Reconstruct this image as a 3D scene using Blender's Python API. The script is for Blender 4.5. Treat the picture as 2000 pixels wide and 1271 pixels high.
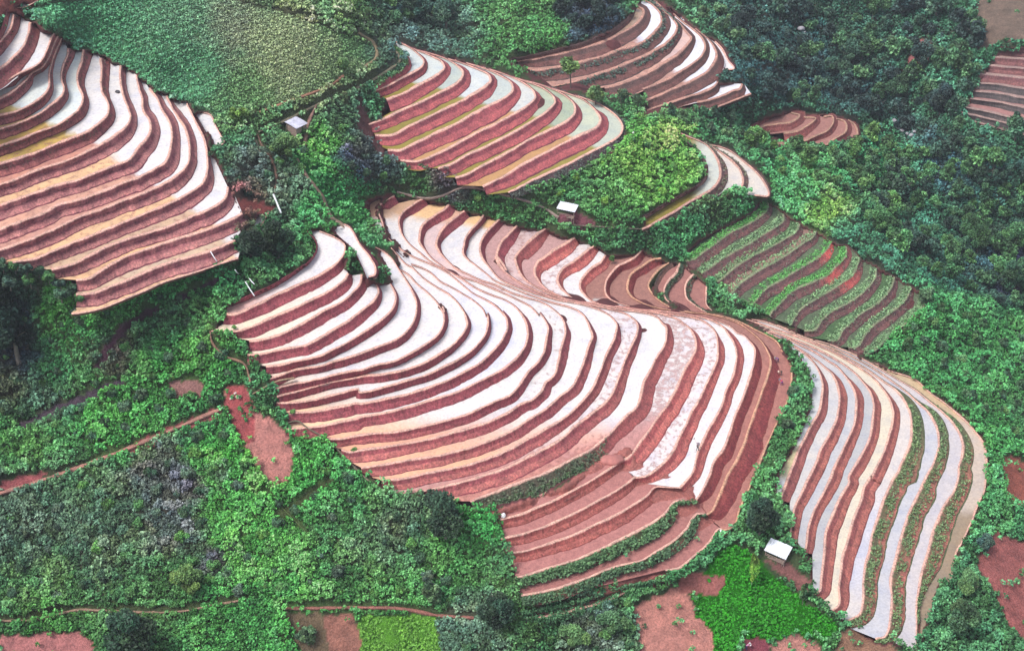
import bpy, bmesh, math, random
import numpy as np
from mathutils import Vector, Matrix
from mathutils.geometry import delaunay_2d_cdt
random.seed(7); RNG = np.random.default_rng(11)
R = math.radians
for o in list(bpy.data.objects): bpy.data.objects.remove(o)
SC = bpy.context.scene

# ------------------------------------------------------------------ camera, light, exposure
PITCH, FPX, CX, CY, H = R(35.0), 2747.0, 1000.0, 635.5, 131.0
cam_d = bpy.data.cameras.new('camera'); cam = bpy.data.objects.new('camera', cam_d)
SC.collection.objects.link(cam); SC.camera = cam
cam_d.sensor_fit = 'HORIZONTAL'; cam_d.sensor_width = 36.0
cam_d.lens = 36.0 * FPX / 2000.0
cam_d.clip_start = 0.5; cam_d.clip_end = 6000
cam.location = (0, 0, H); cam.rotation_euler = (R(90) - PITCH, 0, 0)

SUN_EL, SUN_AZ = 60.0, -118.0      # soft sun high on the left, a little behind the camera
w = bpy.data.worlds.new('World'); SC.world = w; w.use_nodes = True
nt = w.node_tree
sky = nt.nodes.new('ShaderNodeTexSky'); sky.sky_type = 'NISHITA'; sky.sun_disc = False
sky.sun_elevation = R(SUN_EL); sky.sun_rotation = R(SUN_AZ)
sky.air_density = 1.0; sky.dust_density = 6.0; sky.ozone_density = 1.0; sky.altitude = 900
bg = nt.nodes['Background']; bg.inputs[1].default_value = 0.15
hs_ = nt.nodes.new('ShaderNodeHueSaturation'); hs_.inputs['Saturation'].default_value = 0.55   # overcast: little blue in the sky
nt.links.new(sky.outputs[0], hs_.inputs['Color']); nt.links.new(hs_.outputs[0], bg.inputs[0])
sd = bpy.data.lights.new('sun', 'SUN'); sun = bpy.data.objects.new('sun', sd); SC.collection.objects.link(sun)
sd.energy = 1.7; sd.angle = R(18); sd.color = (1.0, 0.965, 0.96)
az, el = R(SUN_AZ), R(SUN_EL)
sdir = Vector((math.sin(az) * math.cos(el), math.cos(az) * math.cos(el), math.sin(el)))
sun.rotation_euler = sdir.to_track_quat('Z', 'Y').to_euler()
SC.view_settings.view_transform = 'Standard'; SC.view_settings.look = 'None'
SC.view_settings.exposure = 0.66; SC.view_settings.gamma = 1.0
SC.render.engine = 'CYCLES'

# ------------------------------------------------------------------ helpers
def ray(u, v):
    u = np.asarray(u, float); v = np.asarray(v, float)
    a = u - CX; b = CY - v
    return a, FPX * math.cos(PITCH) + b * math.sin(PITCH), -FPX * math.sin(PITCH) + b * math.cos(PITCH)
def up3(u, v, z):
    """the ground point of height z that is seen in direction (u, v)"""
    dx, dy, dz = ray(u, v); z = np.asarray(z, float)
    t = (z - H) / dz
    return np.stack([dx * t, dy * t, z + 0 * t], -1)
def proj(P):
    P = np.asarray(P, float)
    x, y, z = P[..., 0], P[..., 1], P[..., 2] - H
    f = y * math.cos(PITCH) - z * math.sin(PITCH); q = y * math.sin(PITCH) + z * math.cos(PITCH)
    return CX + FPX * x / f, CY - FPX * q / f
def mpp(u, v, z):          # metres per source pixel at that spot
    p = up3(u, v, z); return np.linalg.norm(p - np.array([0, 0, H]), axis=-1) / FPX
def lin(c):
    c = np.asarray(c, float) / 255.0
    return np.where(c <= 0.04045, c / 12.92, ((c + 0.055) / 1.055) ** 2.4)
ALB = 0.80
def alb(*c): return lin(c) * ALB
def hash2(i, j, s):
    n = (i * 374761393 + j * 668265263 + s * 1442695041) & 0xffffffff
    n = ((n ^ (n >> 13)) * 1274126177) & 0xffffffff
    return ((n ^ (n >> 16)) & 0xffff) / 65535.0
def vnoise(x, y, s=0):
    x = np.asarray(x, float); y = np.asarray(y, float)
    i = np.floor(x).astype(np.int64); j = np.floor(y).astype(np.int64)
    fx = x - i; fy = y - j; fx = fx * fx * (3 - 2 * fx); fy = fy * fy * (3 - 2 * fy)
    a = hash2(i, j, s); b = hash2(i + 1, j, s); c = hash2(i, j + 1, s); d = hash2(i + 1, j + 1, s)
    return (a * (1 - fx) + b * fx) * (1 - fy) + (c * (1 - fx) + d * fx) * fy
def fbm(x, y, s=0, o=3):
    r = 0; a = 0.5; t = 0
    for k in range(o):
        r = r + a * vnoise(x * 2 ** k, y * 2 ** k, s + k * 17); t += a; a *= 0.5
    return r / t
def inpoly(U, V, poly):
    poly = np.asarray(poly, float); res = np.zeros(np.shape(U), bool)
    n = len(poly)
    for i in range(n):
        x1, y1 = poly[i]; x2, y2 = poly[(i + 1) % n]
        if y1 == y2: continue
        c = ((y1 > V) != (y2 > V)) & (U < (x2 - x1) * (V - y1) / (y2 - y1) + x1)
        res ^= c
    return res
def distline(U, V, pts):
    d = np.full(np.shape(U), 1e9)
    for (x1, y1), (x2, y2) in zip(pts[:-1], pts[1:]):
        L = (x2 - x1) ** 2 + (y2 - y1) ** 2 + 1e-9
        t = np.clip(((U - x1) * (x2 - x1) + (V - y1) * (y2 - y1)) / L, 0, 1)
        d = np.minimum(d, np.hypot(U - x1 - t * (x2 - x1), V - y1 - t * (y2 - y1)))
    return d

def mesh_obj(name, verts, faces, mat, cols=None, parent=None, smooth=False, link=True):
    """faces: (n,3)/(n,4) int array or list"""
    me = bpy.data.meshes.new(name)
    if isinstance(faces, np.ndarray):
        verts = np.asarray(verts, np.float32)
        nf, k = faces.shape
        me.vertices.add(len(verts)); me.vertices.foreach_set('co', verts.ravel())
        me.loops.add(nf * k); me.loops.foreach_set('vertex_index', faces.astype(np.int32).ravel())
        me.polygons.add(nf); me.polygons.foreach_set('loop_start', np.arange(0, nf * k, k, dtype=np.int32))
        me.polygons.foreach_set('loop_total', np.full(nf, k, np.int32))
        me.update(calc_edges=True)
    else:
        me.from_pydata([tuple(map(float, p)) for p in verts], [], [tuple(f) for f in faces]); me.update()
    if cols is not None:
        a = me.color_attributes.new('Col', 'FLOAT_COLOR', 'POINT')
        c = np.ones((len(me.vertices), 4), np.float32); cc = np.asarray(cols, np.float32)
        c[:, :cc.shape[1]] = cc
        a.data.foreach_set('color', c.ravel())
    if smooth: me.polygons.foreach_set('use_smooth', np.ones(len(me.polygons), bool))
    me.materials.append(mat)
    o = bpy.data.objects.new(name, me)
    if link: SC.collection.objects.link(o)
    if parent: o.parent = parent
    return o
def struct(o): o['kind'] = 'structure'; return o
def stuff(o, label=None):
    o['kind'] = 'stuff'
    if label: o['label'] = label
    return o
def tag(o, label, cat, group=None):
    o['label'] = label; o['category'] = cat
    if group: o['group'] = group
    return o
def thing(name, label, cat, loc, rz=0.0, group=None):
    o = bpy.data.objects.new(name, None); SC.collection.objects.link(o)
    o.location = loc; o.rotation_euler = (0, 0, rz); o.empty_display_size = 0.3
    return tag(o, label, cat, group)

# ------------------------------------------------------------------ materials
def new_mat(name):
    m = bpy.data.materials.new(name); m.use_nodes = True
    return m, m.node_tree, m.node_tree.nodes['Principled BSDF']
def N(nt, t, **k):
    n = nt.nodes.new(t)
    for a, b in k.items(): setattr(n, a, b)
    return n
def noise(nt, scale, detail=4, rough=0.55, vec=None):
    n = N(nt, 'ShaderNodeTexNoise'); n.inputs['Scale'].default_value = scale
    n.inputs['Detail'].default_value = detail; n.inputs['Roughness'].default_value = rough
    if vec is not None: nt.links.new(vec, n.inputs['Vector'])
    return n
def ramp(nt, src, stops):
    r = N(nt, 'ShaderNodeValToRGB'); nt.links.new(src, r.inputs[0])
    e = r.color_ramp.elements
    while len(e) > 1: e.remove(e[-1])
    e[0].position = stops[0][0]; e[0].color = (*stops[0][1], 1)
    for p, c in stops[1:]:
        x = e.new(p); x.color = (*c, 1)
    return r
def mul(nt, a, b, fac=1.0, mode='MULTIPLY'):
    m = N(nt, 'ShaderNodeMix', data_type='RGBA', blend_type=mode)
    m.inputs[0].default_value = fac
    for s, i in ((a, 6), (b, 7)):
        if hasattr(s, 'links'): nt.links.new(s, m.inputs[i])
        else: m.inputs[i].default_value = (*s, 1)
    return m.outputs[2]
def bump(nt, bs, src, strength, dist):
    b = N(nt, 'ShaderNodeBump'); b.inputs['Strength'].default_value = strength
    b.inputs['Distance'].default_value = dist
    nt.links.new(src, b.inputs['Height']); nt.links.new(b.outputs[0], bs.inputs['Normal']); return b
def attr(nt, n='Col'):
    a = N(nt, 'ShaderNodeAttribute'); a.attribute_name = n; return a
def geo(nt): return N(nt, 'ShaderNodeNewGeometry').outputs['Position']

def mat_earth():
    m, nt, bs = new_mat('red_earth'); a = attr(nt); g = geo(nt)
    n1 = noise(nt, 0.55, 6, 0.65, g); n2 = noise(nt, 3.5, 5, 0.7, g)
    st = N(nt, 'ShaderNodeMapping'); nt.links.new(g, st.inputs[0]); st.inputs['Scale'].default_value = (2.6, 2.6, 0.35)
    n3 = noise(nt, 1.0, 5, 0.75, st.outputs[0])
    c = mul(nt, a.outputs[0], ramp(nt, n1.outputs[0], [(0.3, (0.72, 0.74, 0.78)), (0.7, (1.28, 1.2, 1.15))]).outputs[0])
    c = mul(nt, c, ramp(nt, n2.outputs[0], [(0.3, (0.55, 0.55, 0.6)), (0.5, (1, 1, 1)), (0.7, (1.5, 1.45, 1.42))]).outputs[0])
    c = mul(nt, c, ramp(nt, n3.outputs[0], [(0.36, (0.62, 0.66, 0.62)), (0.55, (1.12, 1.1, 1.1))]).outputs[0])
    nt.links.new(c, bs.inputs['Base Color']); bs.inputs['Roughness'].default_value = 0.9
    bs.inputs['Specular IOR Level'].default_value = 0.2
    bump(nt, bs, n2.outputs[0], 0.8, 0.35)
    return m
def mat_bed():
    """paddy beds: vertex colour = silt tint with bright sky reflection painted in, alpha = how much clear standing water lies on it"""
    m, nt, bs = new_mat('paddy_water'); a = attr(nt); g = geo(nt)
    n1 = noise(nt, 0.35, 5, 0.6, g); n2 = noise(nt, 2.6, 6, 0.75, g); n4 = noise(nt, 0.9, 4, 0.6, g)
    # clods of mud standing out of the water; they get commoner where the bed is drier
    inv = N(nt, 'ShaderNodeMath', operation='SUBTRACT'); inv.inputs[0].default_value = 1.0; nt.links.new(a.outputs['Alpha'], inv.inputs[1])
    th = N(nt, 'ShaderNodeMath', operation='MULTIPLY_ADD'); nt.links.new(inv.outputs[0], th.inputs[0])
    th.inputs[1].default_value = -0.52; th.inputs[2].default_value = 0.76
    mix = N(nt, 'ShaderNodeMath', operation='MULTIPLY_ADD'); nt.links.new(n4.outputs[0], mix.inputs[0]); mix.inputs[1].default_value = 0.5
    hf = N(nt, 'ShaderNodeMath', operation='MULTIPLY'); nt.links.new(n2.outputs[0], hf.inputs[0]); hf.inputs[1].default_value = 0.5
    nt.links.new(hf.outputs[0], mix.inputs[2])
    gt = N(nt, 'ShaderNodeMapRange', interpolation_type='SMOOTHSTEP'); nt.links.new(mix.outputs[0], gt.inputs[0])
    nt.links.new(th.outputs[0], gt.inputs[1])
    ad = N(nt, 'ShaderNodeMath', operation='ADD'); nt.links.new(th.outputs[0], ad.inputs[0]); ad.inputs[1].default_value = 0.05
    nt.links.new(ad.outputs[0], gt.inputs[2])
    c = mul(nt, a.outputs[0], ramp(nt, n1.outputs[0], [(0.3, (0.84, 0.86, 0.93)), (0.5, (0.98, 0.97, 0.96)), (0.72, (1.1, 1.05, 0.98))]).outputs[0])
    c = mul(nt, c, ramp(nt, n2.outputs[0], [(0.3, (0.74, 0.72, 0.72)), (0.5, (0.97, 0.97, 0.97)), (0.66, (1.1, 1.1, 1.1))]).outputs[0])
    mud = mul(nt, a.outputs[0], tuple(alb(180, 122, 116)), 0.6, 'MIX')
    n5 = noise(nt, 5.0, 6, 0.8, g); n6 = noise(nt, 1.3, 5, 0.7, g)
    mud = mul(nt, mud, ramp(nt, n5.outputs[0], [(0.32, (0.6, 0.58, 0.58)), (0.5, (0.98, 0.98, 0.98)), (0.7, (1.3, 1.28, 1.26))]).outputs[0])
    mud = mul(nt, mud, ramp(nt, n6.outputs[0], [(0.35, (0.8, 0.78, 0.78)), (0.65, (1.14, 1.14, 1.12))]).outputs[0])
    mm = N(nt, 'ShaderNodeMix', data_type='RGBA'); nt.links.new(gt.outputs[0], mm.inputs[0])
    nt.links.new(c, mm.inputs[6]); nt.links.new(mud, mm.inputs[7])
    nt.links.new(mm.outputs[2], bs.inputs['Base Color'])
    rr = N(nt, 'ShaderNodeMapRange'); nt.links.new(a.outputs['Alpha'], rr.inputs[0])
    rr.inputs[3].default_value = 0.85; rr.inputs[4].default_value = 0.06
    mx = N(nt, 'ShaderNodeMath', operation='MAXIMUM'); nt.links.new(rr.outputs[0], mx.inputs[0])
    g8 = N(nt, 'ShaderNodeMath', operation='MULTIPLY'); nt.links.new(gt.outputs[0], g8.inputs[0]); g8.inputs[1].default_value = 0.7
    nt.links.new(g8.outputs[0], mx.inputs[1]); nt.links.new(mx.outputs[0], bs.inputs['Roughness'])
    bs.inputs['IOR'].default_value = 1.333; bs.inputs['Specular IOR Level'].default_value = 0.5
    hm = N(nt, 'ShaderNodeMath', operation='MULTIPLY'); nt.links.new(inv.outputs[0], hm.inputs[0]); nt.links.new(n2.outputs[0], hm.inputs[1])
    h2 = N(nt, 'ShaderNodeMath', operation='ADD'); nt.links.new(hm.outputs[0], h2.inputs[0]); nt.links.new(g8.outputs[0], h2.inputs[1])
    bump(nt, bs, h2.outputs[0], 0.7, 0.12)
    return m
def mat_ground():
    m, nt, bs = new_mat('ground'); a = attr(nt); g = geo(nt)
    n1 = noise(nt, 0.5, 6, 0.65, g); n2 = noise(nt, 3.0, 6, 0.72, g)
    c = mul(nt, a.outputs[0], ramp(nt, n1.outputs[0], [(0.3, (0.7, 0.74, 0.74)), (0.7, (1.25, 1.2, 1.15))]).outputs[0])
    c = mul(nt, c, ramp(nt, n2.outputs[0], [(0.32, (0.62, 0.62, 0.62)), (0.68, (1.35, 1.35, 1.35))]).outputs[0])
    nt.links.new(c, bs.inputs['Base Color']); bs.inputs['Roughness'].default_value = 0.95
    bs.inputs['Specular IOR Level'].default_value = 0.15
    bump(nt, bs, n2.outputs[0], 1.0, 0.5)
    return m
def mat_leaf(name='foliage'):
    m, nt, bs = new_mat(name); a = attr(nt); g = geo(nt)
    oi = N(nt, 'ShaderNodeObjectInfo')
    n = noise(nt, 0.8, 3, 0.6, g)
    c = mul(nt, a.outputs[0], ramp(nt, n.outputs[0], [(0.3, (0.75, 0.78, 0.85)), (0.7, (1.25, 1.2, 1.1))]).outputs[0])
    c = mul(nt, c, oi.outputs['Color'])
    nt.links.new(c, bs.inputs['Base Color']); bs.inputs['Roughness'].default_value = 0.6
    bs.inputs['Specular IOR Level'].default_value = 0.35
    return m
def mat_plain(name, col, rough=0.7, metal=0.0, var=0.25, scale=6.0, bm=0.0):
    m, nt, bs = new_mat(name); tc = N(nt, 'ShaderNodeTexCoord')
    n = noise(nt, scale, 5, 0.65, tc.outputs['Object'])
    lo = tuple(np.asarray(col) * (1 - var)); hi = tuple(np.minimum(np.asarray(col) * (1 + var), 0.95))
    nt.links.new(ramp(nt, n.outputs[0], [(0.3, lo), (0.7, hi)]).outputs[0], bs.inputs['Base Color'])
    bs.inputs['Roughness'].default_value = rough; bs.inputs['Metallic'].default_value = metal
    if bm: bump(nt, bs, n.outputs[0], bm, 0.05)
    return m
M_EARTH, M_BED, M_GROUND, M_LEAF = mat_earth(), mat_bed(), mat_ground(), mat_leaf()
M_BARK = mat_plain('bark', (0.16, 0.13, 0.11), 0.9, 0, 0.4, 5, 0.5)
M_PALEBARK = mat_plain('pale_bark', (0.45, 0.42, 0.38), 0.8, 0, 0.2, 5, 0.3)
M_WOOD = mat_plain('weathered_wood', (0.33, 0.24, 0.2), 0.85, 0, 0.35, 7, 0.4)
M_ROOFW = mat_plain('white_roof', (0.68, 0.71, 0.76), 0.55, 0, 0.16, 1.4)
M_ROOFG = mat_plain('grey_roof', (0.42, 0.42, 0.5), 0.6, 0, 0.45, 0.9)
M_PIPE = mat_plain('white_plastic', (0.8, 0.82, 0.84), 0.35, 0, 0.05, 3)
M_SACK = mat_plain('white_sack', (0.78, 0.77, 0.76), 0.8, 0, 0.12, 5, 0.5)
M_STONE = mat_plain('pale_stone', (0.5, 0.48, 0.5), 0.85, 0, 0.25, 2, 0.6)
# ------------------------------------------------------------------ terrace outlines (x, y, width of the bank below)
TL = {'T1': (0, 0, 3.972), 'T2': (0, 300, 3.972), 'T3': (400, 350, 3.972), 'T4': (400, 600, 3.972), 'C1': (700, 370, 4.965),
      'C2': (700, 500, 3.972), 'C3': (700, 740, 3.972), 'C4': (1100, 570, 3.972), 'B1': (700, 60, 3.631), 'E1': (950, 0, 3.636),
      'D1': (1050, 400, 4.965), 'J1': (1230, 230, 3.972), 'F1': (1330, 380, 3.972), 'G1': (1500, 640, 3.972),
      'G2': (1500, 900, 3.426), 'K1': (950, 860, 3.435), 'S1': (940, 500, 7.692), 'S2': (1180, 540, 7.692),
      'S3': (1380, 570, 7.692), 'R1': (1400, 0, 3.31), 'P': (0, 0, 1.0)}
def parse(s):
    t = 'P'; w = 3.0; out = []
    for k in s.split():
        if k.endswith(':'): t = k[:-1]; continue
        q = [float(x) for x in k.split(',')]
        ox, oy, sc = TL[t]
        if len(q) > 2: w = q[2] / sc
        out.append((ox + q[0] / sc, oy + q[1] / sc, w))
    return np.array(out)
def smooth(P, step=6.0):
    """Catmull-Rom through the points, resampled evenly"""
    P = np.asarray(P, float)
    Q = np.vstack([2 * P[0] - P[1], P, 2 * P[-1] - P[-2]]); out = []
    for i in range(1, len(Q) - 2):
        p0, p1, p2, p3 = Q[i - 1], Q[i], Q[i + 1], Q[i + 2]
        d = [max(np.hypot(*(b[:2] - a[:2])) ** 0.5, 1e-3) for a, b in ((p0, p1), (p1, p2), (p2, p3))]
        m1 = (p1 - p0) / d[0] - (p2 - p0) / (d[0] + d[1]) + (p2 - p1) / d[1]
        m2 = (p2 - p1) / d[1] - (p3 - p1) / (d[1] + d[2]) + (p3 - p2) / d[2]
        m1 *= d[1]; m2 *= d[1]
        n = max(2, int(np.hypot(*(p2[:2] - p1[:2])) / 2))
        t = (np.arange(n) / n)[:, None]
        out.append((2 * t**3 - 3 * t**2 + 1) * p1 + (t**3 - 2 * t**2 + t) * m1 + (-2 * t**3 + 3 * t**2) * p2 + (t**3 - t**2) * m2)
    P2 = np.vstack(out + [P[-1:]])
    s = np.r_[0, np.cumsum(np.hypot(*np.diff(P2[:, :2], axis=0).T))]
    n = max(2, int(s[-1] / step)); ss = np.linspace(0, s[-1], n + 1)
    return np.stack([np.interp(ss, s, P2[:, k]) for k in range(3)], 1)

BLK = {}
BLK['A'] = dict(z=38.0, dz=1.4, ext=1, lines='''
T1: 55,70,40 35,140 10,220 0,240
T1: 112,112,60 95,200 55,265,65 0,325,75
T1: 242,175,80 225,260,85 185,360,95 110,445,110 50,505,130 0,535,140
T1: 422,262,28 388,340,30 352,430,30 300,500,34 240,540,24 150,580,40 70,620,60 0,660,40
T1: 452,282,28 420,358,28 385,450,28 330,528,28 275,560,24 245,575,30 200,630,60 120,700,75 50,745,80 0,768,80
T1: 482,300,16 452,372,16 416,465,16 396,540,20 388,600,24 392,650,25 378,700,40 330,755,60 230,822,70 120,870,75 0,902,75
T1: 527,375,60 527,430,55 492,520,45 480,600,35 505,690,22 495,735,50 420,805,70 330,870,70 240,917,70 130,962,75 0,1000,78
T1: 652,385,85 642,480,60 605,580,60 610,660,45 647,740,28 645,795,50 600,870,70 520,930,68 420,985,62 280,1032,65 150,1087,75 0,1135,80
T1: 787,450,75 792,540,62 787,640,60 800,715,50 842,790,22 842,890,60 790,948,80 700,1012,95 580,1068,100 430,1125,100 250,1197,100 100,1245,100 0,1275,100
T1: 942,510,40 937,580,42 947,680,36 972,770,36 1002,850,42 1017,920,50 980,985,85 920,1035,100 830,1092,105 750,1142,105 T2: 560,42,100 430,87 280,137,98 150,190,96 0,247,95
T1: 1062,580,20 1085,685,28 1110,760,40 1122,860,48 1165,930,55 1177,1000,72 1142,1082,100 1080,1142,108 T2: 1010,50,105 900,92,100 750,150,98 600,212,98 450,247,100 330,292,104 200,332,108 0,407,112
T1: 1165,680,18 1225,760,30 1262,850,42 1312,930,52 1337,1020,58 1332,1120,72 T2: 1292,62,100 1200,122,105 1080,187,105 1000,217,102 850,277,98 700,332,96 560,377,98 450,402,100 350,462,104 200,517,106 0,592,108
T1: 1300,740,14 1340,830,26 1382,900,38 1442,990,42 1472,1090,50 1477,1190,55 T2: 1475,50,60 1442,112,80 1352,192,104 1232,257,104 1080,322,100 930,377,98 800,432,98 650,482,98 520,542,100 400,602,100 200,682,98 0,752,90
T1: 1452,800,12 1502,900,18 1552,1000,20 1602,1110,18 T2: 1617,50,20 1617,130,40 1582,220,85 1502,290,102 1392,352,106 1240,422,102 1100,482,100 950,542,100 750,622,96 600,682,96 450,742,92 300,812,82 100,850,60
T2: 1772,258,20 1762,330,70 1722,380,100 1622,440,112 1482,497,106 1320,562,98 1180,612,92 1000,662,96 850,717,104 700,792,98 600,852,88 500,882,80 400,905,70
T2: 1882,465,70 1822,502,100 1700,557,106 1550,612,106 1350,672,112 1150,742,116 1000,792,120 870,862,108 760,932,94 690,972,86 590,985,80
T2: 1830,680,90 1650,750,108 1500,797,112 1300,852,116 1150,912,106 1000,982,102 850,1042,100 720,1087,104 590,1095,100
T2: 1850,815,14 1700,862,14 1500,932 1300,992 1100,1082 950,1142 800,1202 650,1237 555,1248''')
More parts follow.
